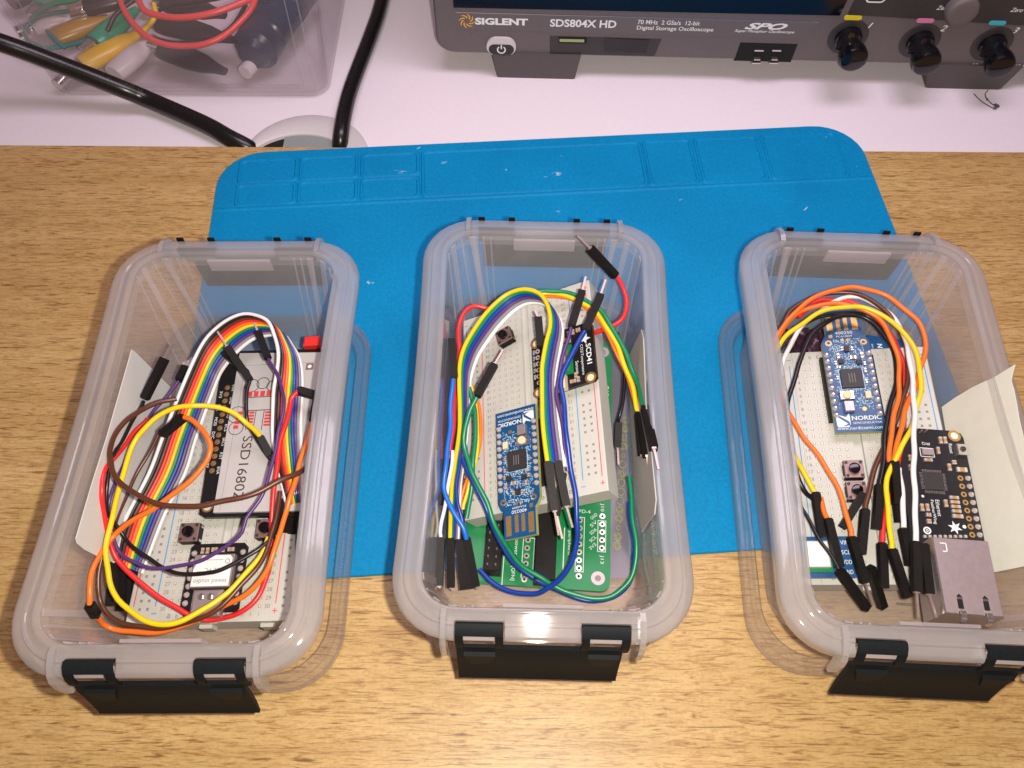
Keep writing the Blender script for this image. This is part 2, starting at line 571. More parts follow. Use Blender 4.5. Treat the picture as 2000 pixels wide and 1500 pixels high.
def place(o, pos, rotm, scale=1.0):
    mw = Matrix.Identity(4)
    for i in range(3):
        for j in range(3):
            mw[i][j] = rotm[i][j] * scale
        mw[i][3] = pos[i] * S
    o.matrix_world = mw

def smoothpath(P, step=2.2):
    """Catmull-Rom through the points, resampled"""
    P = np.asarray(P, float)
    if len(P) < 3:
        n = max(2, int(np.linalg.norm(P[1] - P[0]) / step))
        return np.array([P[0] + (P[1] - P[0]) * t for t in np.linspace(0, 1, n)])
    E = np.vstack([2 * P[0] - P[1], P, 2 * P[-1] - P[-2]])
    out = []
    for i in range(1, len(E) - 2):
        a, b, c, d = E[i - 1:i + 3]
        n = max(2, int(np.linalg.norm(c - b) / step))
        for t in np.linspace(0, 1, n, endpoint=False):
            out.append(0.5 * (2 * b + (c - a) * t + (2 * a - 5 * b + 4 * c - d) * t * t + (3 * b - a - 3 * c + d) * t ** 3))
    out.append(P[-1])
    return np.array(out)

def rrect(hw, hl, r, z, n=8, bow=0.0, notch=False):
    pts = []
    for cx, cy, a0 in ((hw - r, hl - r, 0), (-hw + r, hl - r, 90), (-hw + r, -hl + r, 180), (hw - r, -hl + r, 270)):
        for k in range(n + 1):
            a = R(a0 + 90 * k / n)
            pts.append((cx + r * math.cos(a), cy + r * math.sin(a)))
        # straight side after this corner, subdivided so that it can bow
        nxt = {0: (-hw + r, hl), 90: (-hw, -hl + r), 180: (hw - r, -hl), 270: (hw, hl - r)}[a0]
        x0, y0 = pts[-1]
        for k in range(1, 11):
            t = k / 11
            pts.append((x0 + (nxt[0] - x0) * t, y0 + (nxt[1] - y0) * t))
        if notch and a0 == 180:      # gaps in the end edges where the clip hooks sit
            sg = 1 if a0 == 0 else -1
            for q, xx in enumerate((35.3, 35.1, 15.3, 15.1, 5, -5, -15.1, -15.3, -35.1, -35.3)):
                yy = y0
                if 15.2 < abs(xx) < 35.2:
                    yy = math.copysign(min(abs(y0), 101.6), y0)
                pts[len(pts) - 10 + q] = (sg * xx, yy)
    out = []
    for x, y in pts:
        t = max(0.0, 1 - (y / (hl - r * 0.4)) ** 2)
        out.append((x * (1 - bow * t / hw), y, z))
    return out

# ------------------------------------------------------------------ setting: desk
mb = MB().box(-900, -500, -40, 900, 1300, -5)
flat('white_desk', mb, M['white_desk'], kind='structure')
mb = MB()
mb.cbox(-900, -500, -4.95, 900, 415.5, 0, 0.5)
flat('wooden_desk_top', mb, M['wood'], kind='structure')

# ------------------------------------------------------------------ blue silicone mat
YAW = R(4.3)
E1, E2 = np.array([math.cos(YAW), math.sin(YAW), 0]), np.array([-math.sin(YAW), math.cos(YAW), 0])
MC = np.array([30.4, 275.0, 0.0])
RM = np.array([E1, E2, [0, 0, 1]]).T
t = Thing('work_mat', 'blue silicone soldering mat with compartments along its far edge, under the boxes', 'mat', MC, RM)
def mloc(u, v):
    p = t.w2l(at(u, v, 2.0)); return p[0], p[1]
HW, HL, MT = 217.5, 148.5, 2.0
mb = MB()
loops = [rrect(HW, HL, 30, 0.05), rrect(HW, HL, 30, MT - 0.5), rrect(HW - 0.5, HL - 0.5, 30, MT)]
mb.loft(loops, close_first=True, close_last=True)
t.part('sheet', mb, M['blue'])
z7 = lambda x, y: (380 + x * .26, 240 + y * .26)
z8 = lambda x, y: (1200 + x * .29, 220 + y * .29)
PK = [[z7(345, 300), z7(770, 275), z7(765, 425), z7(335, 440)], [z7(805, 270), z7(1220, 250), z7(1220, 410), z7(795, 430)],
      [z7(1260, 245), z7(1680, 225), z7(1680, 385), z7(1260, 405)], [z7(325, 480), z7(750, 455), z7(750, 605), z7(310, 630)],
      [z7(790, 450), z7(1215, 430), z7(1210, 585), z7(780, 605)], [z7(1255, 425), z7(1680, 405), z7(1680, 560), z7(1255, 575)],
      [z7(1715, 226), z8(165, 198), z8(215, 482), z7(1718, 556)], [z8(202, 196), z8(500, 180), z8(565, 470), z8(240, 486)],
      [z8(540, 178), z8(945, 160), z8(1030, 446), z8(600, 466)], [z8(990, 154), z8(1470, 130), z8(1580, 416), z8(1060, 436)]]
rects = []
for q in PK:
    l = [mloc(*p) for p in q]
    rects.append([(l[0][0] + l[3][0]) / 2, (l[2][1] + l[3][1]) / 2, (l[1][0] + l[2][0]) / 2, (l[0][1] + l[1][1]) / 2])
top = np.mean([r[3] for i, r in enumerate(rects) if i not in (3, 4, 5)])
low = np.mean([r[1] for i, r in enumerate(rects) if i not in (0, 1, 2)])
mid1 = np.mean([rects[i][1] for i in (0, 1, 2)]); mid0 = np.mean([rects[i][3] for i in (3, 4, 5)])
for i, r in enumerate(rects):
    r[3] = mid0 if i in (3, 4, 5) else top
    r[1] = mid1 if i in (0, 1, 2) else low
for a, b in ((0, 3), (1, 4), (2, 5)):
    for k in (0, 2):
        rects[a][k] = rects[b][k] = (rects[a][k] + rects[b][k]) / 2
ymain = np.mean([mloc(413, 411)[1], mloc(1706, 347)[1]])
def rib_ring(r, wd=1.35, h=0.95):
    """soft raised edge round a pocket"""
    mbb = MB()
    hw, hl = (r[2] - r[0]) / 2, (r[3] - r[1]) / 2
    cx, cy = (r[0] + r[2]) / 2, (r[1] + r[3]) / 2
    ls = []
    for d, z in ((-wd, MT - 0.05), (-wd * .4, MT + h), (wd * .4, MT + h), (wd, MT - 0.05)):
        ls.append([(x + cx, y + cy, z2) for x, y, z2 in rrect(hw - d, hl - d, 3.0, z)])
    mbb.loft(ls)
    return mbb
for r in rects:
    t.part('compartment_rib', rib_ring(r), M['blue'], smooth=True)
mb = MB()
prof = [(-1.6, MT - .05), (-.6, MT + .7), (.6, MT + .7), (1.6, MT - .05)]
xa, xb = -HW + 0.6, HW - 0.6
mb.add([(x, ymain + dy, z) for x in (xa, xb) for dy, z in prof], [(0, 4, 5, 1), (1, 5, 6, 2), (2, 6, 7, 3)])
t.part('divider_ridge', mb, M['blue'], smooth=True)
mb = MB()
for (u, v, ln, n) in ((775, 336, 9, 7), (866, 318, 4, 4), (1086, 340, 5, 8), (1065, 346, 2, 3), (988, 332, 1.5, 2), (1097, 413, 6, 3), (1330, 390, 2, 2), (725, 552, 4, 5), (815, 290, 3, 2), (1482, 300, 2, 2), (1575, 408, 5, 2)):
    c = mloc(u, v)
    for k in range(n):
        a = random.uniform(-0.4, 0.9)
        L_ = ln * random.uniform(.3, 1)
        x, y = c[0] + random.uniform(-1, 1) * ln * .5, c[1] + random.uniform(-1, 1) * ln * .25
        dx, dy = math.cos(a) * L_ / 2, math.sin(a) * L_ / 2
        wdt = random.uniform(.12, .32)
        zz = MT + 0.06 + 0.012 * k
        mb.quad((x - dx, y - dy, zz), (x - dy * .1 + wdt, y - wdt, zz), (x + dx, y + dy, zz), (x - wdt, y + wdt, zz))
t.part('scratches', mb, M['scuff'])

# ------------------------------------------------------------------ storage boxes, latches and lids
BOX = [(-138.9, 165.7, 0.01167), (14.65, 180.3, -0.01698), (175.05, 173.9, -0.03737)]
def boxloc(i, P):
    x, y, a = BOX[i]
    c, s = math.cos(a), math.sin(a)
    dx, dy = P[0] - x, P[1] - y
    return dx * c + dy * s, -dx * s + dy * c
def boxworld(i, u, v, z):
    x, y, a = BOX[i]
    c, s = math.cos(a), math.sin(a)
    return np.array([x + c * u - s * v, y + s * u + c * v, z])
def inner(z):
    k = min(1, max(0, (z - 9) / 57))
    return 47.0 + k * 2.2, 86 + k * 8.5

P_OUT = [(46.0, 84.5, 20, 5.2, 0), (48.2, 87, 22, 7.2, 0), (50.4, 96, 24, 66, 1.6)]
P_UND = [(50.4, 96, 24, 66, 1.6), (51.6, 97.4, 25, 68.4, 1.9), (60.2, 106.0, 29.5, 66.4, 2.0), (60.2, 106.0, 29.5, 60.6, 2.0)]
P_RIM = [(60.2, 106.0, 29.5, 60.6, 2.0), (61.2, 107.0, 30, 60.4, 2.0), (62.8, 108.5, 30.7, 68.6, 2.0), (62.8, 108.5, 30.7, 70.0, 2.0), (62.2, 107.9, 30.4, 71.0, 2.0), (60.4, 106.2, 29.6, 71.9, 2.0),
         (58.0, 103.9, 28.6, 72.5, 2.0), (57.4, 103.3, 28.3, 73.3, 2.0), (56.2, 102.1, 27.8, 73.5, 2.0), (55.6, 101.6, 27.5, 73.1, 2.0),
         (53.6, 99.7, 26.6, 73.8, 2.0), (53.0, 99.1, 26.4, 74.5, 2.0), (51.9, 98.1, 26, 75.0, 1.9), (50.6, 97.0, 25.4, 74.8, 1.8), (50.0, 96.4, 25.1, 73.8, 1.8)]
P_IN = [(50.0, 96.4, 25.1, 73.8, 1.8), (49.2, 94.6, 24, 66, 1.6), (47.0, 86.0, 21, 9.6, 0), (45.0, 83.6, 19, 8.0, 0)]
def lp(p):
    return rrect(p[0], p[1], max(15.0, p[0] - 35.6) if p[3] > 20 else p[2], p[3], bow=p[4], notch=p[3] > 20)

box_root = Thing('storage_box', 'leftmost open clear storage box, holding a paper display and a rainbow ribbon', 'storage box',
                 (BOX[0][0], BOX[0][1], 0), rot(0, 0, BOX[0][2]), group='open clear storage boxes')
T = box_root
mb = MB()
mb.loft([lp(p) for p in P_OUT], close_first=True)
mb.loft([lp(p) for p in P_IN], close_last=True)
T.part('tub', mb, M['wall'], smooth=True)
mb = MB().loft([lp(p) for p in P_UND + P_RIM[1:]])
T.part('rim', mb, M['rim'], smooth=True)
# moulded ribs up the corners
A, B = lp(P_IN[1]), lp(P_IN[2])
Ao = lp((49.8, 95.9, 25, 72.5, 1.8))
NL = len(A)
for sx, sy, c0 in ((1, 1, 0), (-1, 1, 19), (-1, -1, 38), (1, -1, 57)):
    mb = MB()
    for x_t, wd in ((36, 1.4), (31.5, .45), (28, .4)):
            y1, y0 = sy * 95.9, sy * 86.1
            x1, x0 = sx * x_t, sx * (x_t - 3.0)
            mb.add([(x1 - wd, y1, 72), (x1 + wd, y1, 72), (x0 + wd, y0, 10.5), (x0 - wd, y0, 10.5),
                    (x1 - wd, y1 - sy * .7, 72), (x1 + wd, y1 - sy * .7, 72), (x0 + wd, y0 - sy * .7, 10.5), (x0 - wd, y0 - sy * .7, 10.5)],
                   [(4, 5, 6, 7), (0, 4, 7, 3), (1, 2, 6, 5), (0, 1, 5, 4)])
    for k in (1, 3, 5, 7):
        i = c0 + k
        p1, p0 = np.array(Ao[i]), np.array(B[i])
        tv = np.array(Ao[(i + 1) % NL]) - np.array(Ao[i - 1]); tv /= np.linalg.norm(tv)
        nv = np.array([-tv[1], tv[0], 0]) * .6
        tv = tv * (.35 if k in (3, 7) else 1.5)
        mb.add([p1 - tv, p1 + tv, p0 + tv, p0 - tv, p1 - tv + nv, p1 + tv + nv, p0 + tv + nv, p0 - tv + nv],
               [(4, 5, 6, 7), (0, 4, 7, 3), (1, 2, 6, 5), (0, 1, 5, 4)])
    T.part('corner_ribs', mb, M['rib'])
# rounded ears that guard the latch on both ends
for sx in (-1, 1):
    for sy in (-1, 1):
        mb = MB()
        prof = [(97.5, 75.6), (101, 76.2), (105, 75.0), (108.6, 72.4), (110.6, 69.0), (111.6, 64), (111.9, 56), (111.2, 53.2), (110.0, 52.4), (108.9, 53.6), (108.2, 58), (106, 64), (98, 66)]
        n = len(prof)
        x0, x1 = sx * 38.4, sx * 40.8
        mb.add([(x, sy * y, z) for x in (x0, x1) for y, z in prof],
               [tuple(range(n)), tuple(range(2 * n - 1, n - 1, -1))] + [(i, n + i, n + (i + 1) % n, (i + 1) % n) for i in range(n)])
        T.part('latch_ear', mb, M['rim'])
# small tab under the far and near rim
for sy in (-1, 1):
    T.part('rim_tab', MB().obox((0, sy * 94.6, 68.0), (16, 0, 0), (0, .7, 0), (0, -.3, 4.2)), M['rib'])

def latch(parent_thing, sgn):
    """hinged clip: a flap hanging under two barrel hooks; sgn -1 near end, +1 far end"""
    rz = 1 if sgn < 0 else -1
    def pt(x, y, z):
        return (x * rz, -sgn * y * -1 if False else (y if sgn < 0 else -y), z)
    fl = MB()
    prof = [(-108.0, 61.5), (-110.0, 62), (-111.4, 58.6), (-112.6, 52), (-114.2, 44), (-116.0, 36.6), (-116.6, 35.4), (-115.2, 35.0), (-112.8, 42), (-111.0, 49), (-109.8, 56), (-108.8, 59)]
    if sgn > 0:
        prof = [(-108.0, 60.5), (-110.0, 61), (-111.0, 57), (-111.6, 50), (-112.0, 42), (-112.6, 29.6), (-113.0, 28.4), (-111.4, 28.0), (-110.6, 38), (-110.0, 48), (-109.4, 55), (-108.6, 58)]
    n = len(prof)
    vs = [pt(x, y, z) for x in (-34.6, 32.6) for y, z in prof]
    fl.add(vs, [tuple(range(n)), tuple(range(2 * n - 1, n - 1, -1))] + [(i, (i + 1) % n, n + (i + 1) % n, n + i) for i in range(n)])
    flap = parent_thing.part('latch', fl, M['latch'], smooth=True)
    for x0, x1 in ((-34.8, -15.6), (15.6, 34.8)):
        h = MB()
        dz = 0 if sgn < 0 else -6.5
        arc = [(-101.9, 70), (-102.0, 73.2), (-103.2, 74.9), (-105.3, 74.6), (-107.7, 72.8), (-109.5, 69.6), (-110.3, 65.5), (-109.9, 59.6)]
        inn = [(-108.5, 59.8), (-108.9, 65.3), (-108.2, 69.0), (-106.7, 71.6), (-105.0, 73.2), (-103.8, 73.4), (-103.2, 72.6), (-103.1, 70)]
        arc = [(a_, b_ + dz) for a_, b_ in arc]
        inn = [(a_, b_ + dz) for a_, b_ in inn]
        if sgn > 0:
            arc = [(min(a_, -104.4), b_) for a_, b_ in arc]
            inn = [(min(a_, -104.2), b_) for a_, b_ in inn]
            for lx in (x0 + 1.6, x1 - 1.6):
                h.obox(pt(lx, -109.5, 69.2), (1.7, 0, 0), (0, .5, 0), (0, 0, 2.4))
        def strip(xa, xb, i0, i1):
            pr = arc[i0:i1 + 1] + inn[len(inn) - 1 - i1:len(inn) - i0]
            k = len(pr)
            h.add([pt(x, y, z) for x in (xa, xb) for y, z in pr],
                  [tuple(range(k)), tuple(range(2 * k - 1, k - 1, -1))] + [(i, (i + 1) % k, k + (i + 1) % k, k + i) for i in range(k)])
        strip(x0, x1, 0, 4)
        strip(x0, x0 + 3.2, 4, 7)
        strip(x1 - 3.2, x1, 4, 7)
        strip(x0 + 3.2, x1 - 3.2, 6, 7)
        h.add([pt(x, y, z) for x in (x0 + 1.2, x1 - 1.2) for y, z in ((-104.2, 66.2 + dz), (-106.8, 65.2 + dz), (-108.0, 67.2 + dz), (-106.2, 70.4 + dz), (-104.0, 70.0 + dz))], [(0, 1, 2, 3, 4), (9, 8, 7, 6, 5)] + [(q, 5 + q, 5 + (q + 1) % 5, (q + 1) % 5) for q in range(5)], 1)
        # gusset where the hook meets the flap
        xm0, xm1 = x0 + 3.2, x1 - 3.2
        q = [(xm0, -110.6, 60), (xm1, -110.6, 60), (xm1 - 3, -113.2, 50), (xm0 + 3, -113.2, 50)]
        q2 = [(xm0, -112.6, 59.5), (xm1, -112.6, 59.5), (xm1 - 3, -113.7, 50), (xm0 + 3, -113.7, 50)]
        h.add([pt(*p) for p in q + q2], [(4, 5, 6, 7), (0, 1, 5, 4), (1, 2, 6, 5), (2, 3, 7, 6), (3, 0, 4, 7)])
        parent_thing.part('hook', h, [M['latch'], M['hingebar']], parent=flap, smooth=True)
    return flap
latch(T, -1)
latch(T, 1)

LIDP = [(57, 101.5, 26, 2.6), (59, 103.5, 27, 3.2), (59.3, 103.8, 27, 8.8), (58.5, 103, 27, 9.9), (56.7, 101.2, 26, 9.9), (55.9, 100.4, 26, 8.4), (54.2, 98.7, 25.5, 8.3),
        (53.6, 98.1, 25, 9.6), (52.3, 96.8, 24.5, 9.6), (51.5, 96, 24, 8.3), (50.8, 95.3, 24, 4.6), (49, 93.5, 23, 4.2)]
lid_root = Thing('box_lid', 'clear lid lying upside down under the left storage box, edge on the wood', 'lid', (BOX[0][0], BOX[0][1], 0), rot(0, 0, BOX[0][2]), group='clear lids under the boxes')
mb = MB().loft([rrect(*p) for p in LIDP[:-1]])
lid_root.part('lid_edge', mb, M['lidrim'], smooth=True)
mb = MB()
mb.loft([rrect(*LIDP[-2]), rrect(*LIDP[-1])], close_last=True)
lid_root.part('lid_panel', mb, M['lid'], smooth=True)
for i, (bl, ll) in ((1, ('middle open clear storage box, holding a tilted breadboard and a green circuit board', 'clear lid lying upside down under the middle storage box')),
                    (2, ('rightmost open clear storage box, holding a silver network socket and a torn paper', 'clear lid lying upside down under the right storage box'))):
    for src, lab in ((box_root.o, bl), (lid_root.o, ll)):
        c = dup(src)
        c['label'] = lab
        place(c, (BOX[i][0], BOX[i][1], 0), rot(0, 0, BOX[i][2]))

# ------------------------------------------------------------------ breadboards
X_, Y_, Z_ = np.array([1., 0, 0]), np.array([0, 1., 0]), np.array([0, 0, 1.])
ROWY = lambda r: (15.5 - r) * 2.54
COLS = [-13.97, -11.43, -8.89, -6.35, -3.81, 3.81, 6.35, 8.89, 11.43, 13.97]
BB1 = Thing('breadboard', 'white breadboard in the left box, under the paper display board and rainbow ribbon', 'breadboard',
            (-136.07, 151.63, 27.44), rot(0.0218, -0.0976, 0.0081), 'solderless breadboards', MM, 0.985)
mb = MB()
pr = [(-27.4, -8.5), (27.4, -8.5), (27.4, -0.35), (27.05, 0), (18.0, 0), (17.9, -.25), (17.6, -.25), (17.5, 0), (1.5, 0), (1.4, -1.4), (-1.4, -1.4), (-1.5, 0), (-17.5, 0), (-17.6, -.25), (-17.9, -.25), (-18.0, 0), (-27.05, 0), (-27.4, -.35)]
n = len(pr)
mb.add([(x, y, z) for y in (-41.2, 41.2) for x, z in pr], [tuple(range(n)), tuple(range(2 * n - 1, n - 1, -1))] + [(i, n + i, n + (i + 1) % n, (i + 1) % n) for i in range(n)])
mb.box(-5, -42.4, -6.5, -1, -41.25, -2.5)
mb.box(14, -42.4, -6.5, 18, -41.25, -2.5)
BB1.part('body', mb, M['bb'])
holes = [(c, ROWY(r)) for r in range(1, 31) for c in COLS]
for g in range(5):
    for k in range(5):
        y = ROWY(2 + g * 6 - 0.0 + k)
        holes += [(x, y) for x in (-23.6, -21.1, 21.1, 23.6)]
mb, mc = MB(), MB()
for x, y in holes:
    mb.rect(x - .42, y - .42, x + .42, y + .42, .02)
    if abs(x) < 20:
        jx, jy = random.uniform(-.06, .06), random.uniform(-.06, .06)
        mc.obox((x + jx, y + jy, .04), (.24, 0, 0), (0, .29, 0), (0, 0, .03))
BB1.part('socket_holes', mb, M['hole'])
BB1.part('clip_glints', mc, M['clip'])  # small bright dots, the clips' reflections put into colour
mb = MB()
for x, mi in ((-25.7, 1), (-18.8, 0), (18.8, 1), (25.7, 0)):
    mb.rect(x - .16, -36, x + .16, 36, .025, mi)
    for y in (-38.2, 38.2):
        mb.rect(x - .8, y - .14, x + .8, y + .14, .025, mi)
        if mi:
            mb.rect(x - .14, y - .8, x + .14, y + .8, .03, mi)
BB1.part('rail_stripes', mb, [M['blueline'], M['redline']])
mb = MB()
for r in range(1, 31):
    for x in (-16.3, 16.3):
        text(mb, str(r), (x, ROWY(r), .025), X_, Y_, h=1.25, center=True)
for c, s in zip(COLS, 'abcdefghij'):
    for y in (39.0, -39.0):
        text(mb, s, (c, y, .025), X_, Y_, h=1.35, center=True)
BB1.part('lettering', mb, M['greyink'])

BB3 = Thing('breadboard', '', 'breadboard', (173.5, 169.3, 32.4), rot(0.0722, -0.1662, -0.0376), None, MM, 0.968)
BB2 = Thing('breadboard', '', 'breadboard', (8.1611, 198.2723, 41.994), rot(-0.0465, 0.5069, 3.159), None, MM, 0.9055)
for B_, lab in ((BB2, 'white breadboard tilted on its side in the middle box, one long edge raised'), (BB3, 'white breadboard lying flat in the right box with two push buttons on it')):
    for ch in list(BB1.o.children):
        dup(ch, B_.o)
    B_.o['label'] = lab
    B_.o['group'] = 'solderless breadboards'

# ------------------------------------------------------------------ small electronics
def on(B, name, label, cat, h=0.0, x=0.0, y=0.0, group=None, turn=0.0):
    """a thing standing on board B at local millimetres x, y, height h"""
    p = B.l2w((x, y, h))
    return Thing(name, label, cat, p, B.rot @ rot(0, 0, turn), group, MM, B.scale)

def button(B, x, y, label, turn=0.0):
    t = on(B, 'push_button', label, 'push button', 0.1, x, y, 'square push buttons on the breadboards', turn)
    mb = MB().cbox(-3.0, -3.0, 0, 3.0, 3.0, 2.9, .15)
    t.part('base', mb, M['housing'])
    mb = MB().cbox(-3.0, -3.0, 2.95, 3.0, 3.0, 3.4, .12)
    t.part('cover_plate', mb, M['btn'])
    mb = MB()
    for sx in (-1, 1):
        for sy in (-1, 1):
            mb.lathe((sx * 2.25, sy * 2.25, 3.42), Z_, [(.52, 0), (.48, .25), (.2, .32)], 10)
    t.part('rivets', mb, M['chip'], smooth=True)
    mb = MB().lathe((0, 0, 3.4), Z_, [(1.75, 0), (1.75, 1.2), (1.6, 1.45), (1.2, 1.55)], 20)
    t.part('plunger', mb, M['blackgloss'], smooth=True)
    mb = MB()
    for sx in (-1, 1):
        for sy in (-1, 1):
            mb.box(sx * 3.05 - .12, sy * 2.2 - .35, 0, sx * 3.05 + .12, sy * 2.2 + .35, 2)
    t.part('legs', mb, M['tin'])
    return t
button(BB1, -10.9, -14.0, 'fully visible square push button right of the ribbon end in the left box')
button(BB1, 13.6, -13.6, 'square push button partly hidden by the red and brown wires in the left box')
button(BB3, -3.4, -4.3, 'upper of the two square push buttons in the right box')
button(BB3, -3.6, -11.7, 'lower of the two square push buttons in the right box')
button(BB2, 7.4, -26.6, 'black push button behind the white edge of the ribbon in the middle box', 0.25)

def smd(t, x, y, w_, l_, h0, ht=.5, kind='resistor'):
    """tiny two-ended component"""
    mb = MB()
    mb.box(x - w_ / 2, y - l_ / 2, h0, x + w_ / 2, y + l_ / 2, h0 + ht, 0)
    if l_ >= w_:
        for s in (-1, 1):
            yy = y + s * (l_ / 2 - l_ * .13)
            mb.box(x - w_ / 2 - .02, yy - l_ * .14, h0 + .01, x + w_ / 2 + .02, yy + l_ * .14, h0 + ht + .03, 1)
    else:
        for s in (-1, 1):
            xx = x + s * (w_ / 2 - w_ * .13)
            mb.box(xx - w_ * .14, y - l_ / 2 - .02, h0 + .01, xx + w_ * .14, y + l_ / 2 + .02, h0 + ht + .03, 1)
    return t.part(kind, mb, [M['ceramic'] if kind == 'capacitor' else M['chip'], M['solder']])

def ring(mb, x, y, z, r0, r1, n=18, mi=0):
    vs = [(x + r * math.cos(2 * math.pi * k / n), y + r * math.sin(2 * math.pi * k / n), z) for r in (r0, r1) for k in range(n)]
    return mb.add(vs, [(k, n + k, n + (k + 1) % n, (k + 1) % n) for k in range(n)], mi)
def disc(mb, x, y, z, r, n=16, mi=0):
    return mb.add([(x + r * math.cos(2 * math.pi * k / n), y + r * math.sin(2 * math.pi * k / n), z) for k in range(n)], [tuple(range(n))], mi)
def star(mb, x, y, z, r, ang, n=6, inner_=.45, mi=0):
    vs = [(x, y, z)]
    for k in range(2 * n):
        a = ang + math.pi * k / n
        q = r if k % 2 == 0 else r * inner_
        vs.append((x + q * math.cos(a), y + q * math.sin(a), z))
    return mb.add(vs, [(0, 1 + k, 1 + (k + 1) % (2 * n)) for k in range(2 * n)], mi)

def usb_dongle(B, x, y, label, turn=0.0, first=None):
    t = on(B, 'usb_radio_board', label, 'circuit board', 2.6, x, y, 'blue plug-in radio boards', turn)
    if first is not None:
        for ch in list(first.o.children):
            dup(ch, t.o)
        return t
    rnd = random.Random(3)
    out = [(-7.95, 0), (7.95, 0), (7.95, 34.2), (6.9, 36.4), (6.05, 37.2), (6.05, 46.8), (-6.05, 46.8), (-6.05, 37.2), (-6.9, 36.4), (-7.95, 34.2)]
    mb = MB().prism(out, 0, 1.6, 0, 1)
    t.part('board', mb, [M['pcb_edge'], M['pcb_blue']])
    for sx in (-1, 1):
        mb = MB().box(sx * 7.6 - 1.25, 5.3, -2.5, sx * 7.6 + 1.25, 29.5, -.05)
        hs = t.part('header_strip', mb, M['housing'])
        for k in range(10):
            yy = 6.4 + 2.54 * k
            mb = MB().lathe((sx * 6.95, yy, 1.62), Z_, [(.98, 0), (.9, .35), (.55, .8), (.3, 1.2)], 12)
            t.part('solder_joint', mb, M['solder'], smooth=True)
    mb = MB().box(-3.5, 16.2, 1.65, 3.5, 23.2, 2.5)
    chip = t.part('microchip', mb, M['chip'])
    mb = MB()
    for dx in (-.9, 0, .9):
        mb.rect(dx - .12, 18, dx + .12, 21.5, 2.52)
    t.part('chip_marking', mb, M['greyink'], parent=chip)
    mb = MB().cbox(-5.0, 11.6, 1.65, -.4, 14.9, 2.9, .2)
    bt = t.part('button', mb, M['tin'])
    mb = MB().lathe((-2.7, 13.25, 2.9), Z_, [(1.5, 0), (1.45, .5), (1.2, .7)], 18)
    t.part('button_cap', mb, M['cream'], parent=bt, smooth=True)
    mb = MB().cbox(-4.2, 7.2, 1.65, -1.0, 11.0, 3.2, .2)
    t.part('side_button', mb, M['shield'])
    mb = MB().cbox(3.3, 12.0, 1.65, 5.2, 14.6, 2.6, .2)
    t.part('light_emitter', mb, M['cream'])
    for x0, wd, y0, y1 in ((-4.3, 2.0, 38.9, 45.8), (-1.35, 1.35, 38.9, 45.0), (1.15, 1.35, 38.9, 45.0), (4.2, 2.0, 38.9, 45.8)):
        mb = MB().box(x0 - wd / 2, y0, 1.58, x0 + wd / 2, y1, 1.66)
        t.part('usb_contact', mb, M['copper'])
    mb = MB()
    for x0, y0 in ((-5.6, 34.0), (6.0, 33.8)):
        ring(mb, x0, y0, 1.64, .55, 1.15)
    disc(mb, 2.4, 8.4, 1.64, .75)
    for x0 in (-.9, .9):
        disc(mb, x0, 35.0, 1.64, .62, 8)
    mb.rect(-5.2, 36.0, -3.9, 37.3, 1.64)
    t.part('gold_pads', mb, M['copper'])
    for x0, y0, wd, ln in ((0, 31.2, 1.6, 2.2), (-2.6, 26.4, 1.8, 1.6), (3.3, 25.8, 1.8, 1.6)):
        t.part('small_chip', MB().box(x0 - wd / 2, y0 - ln / 2, 1.65, x0 + wd / 2, y0 + ln / 2, 2.5), M['chip'])
    for x0, y0, wd, ln in ((-3.2, 28.6, .8, 1.6), (4.6, 28.4, .9, 1.8), (1.6, 27.8, 1.9, 1.2), (-3.7, 24.3, 1.2, .7), (4.8, 22.6, .7, 1.3), (-1.6, 31.4, .7, 1.3), (1.8, 31.2, .7, 1.3),
                           (5.0, 25.2, .6, 1.2), (-4.4, 26.0, .6, 1.2), (4.5, 18.4, .6, 1.2), (-4.6, 20.2, .6, 1.2)):
        smd(t, x0, y0, wd, ln, 1.65, .55, 'capacitor')
    # printed legend
    mb = MB()
    text(mb, 'NORDIC', (-2.2, 4.35, 1.63), X_, Y_, w=9.4, h=1.55, weight=.02)
    text(mb, 'SEMICONDUCTOR', (-2.0, 3.0, 1.63), X_, Y_, w=9.2, h=.75)
    text(mb, 'www.nordicsemi.com', (-7.3, 1.0, 1.63), X_, Y_, w=14.6, h=1.15)
    # slanted N emblem: two pale blades
    for q in ([(-7.2, 2.6), (-5.9, 2.1), (-3.6, 3.2), (-7.2, 6.2)], [(-6.8, 6.7), (-3.2, 4.0), (-2.9, 2.4), (-2.7, 5.6), (-2.9, 6.9), (-4.0, 5.6)], [(-7.2, 2.4), (-6.9, 2.0), (-3.3, 2.0), (-3.3, 2.6), (-5.0, 2.3)]):
        mb.add([(a, b, 1.63) for a, b in q], [tuple(range(len(q)))])
    text(mb, '400250', (-2.9, 37.3, 1.63), X_, Y_, w=5.8, h=1.15)
    text(mb, 'PCA10059', (-2.6, 36.1, 1.63), X_, Y_, w=5.2, h=.7)
    t.part('lettering', mb, M['silk'])
    mb = MB()
    for k in range(820):
        x0, y0 = rnd.uniform(-5.6, 5.6), rnd.uniform(8, 35.5)
        if abs(x0) < 4 and 15.6 < y0 < 23.8:
            if abs(x0) < 3.7 and 16 < y0 < 23.4: continue
        if -5.3 < x0 < -.2 and 7 < y0 < 15.2: continue
        if abs(x0 - 2.4) < 1.2 and abs(y0 - 8.4) < 1.3: continue
        a, b = (rnd.uniform(.25, .9), .15) if rnd.random() < .5 else (.15, rnd.uniform(.25, .8))
        mb.rect(x0 - a / 2, y0 - b / 2, x0 + a / 2, y0 + b / 2, 1.615 + .0001 * k)
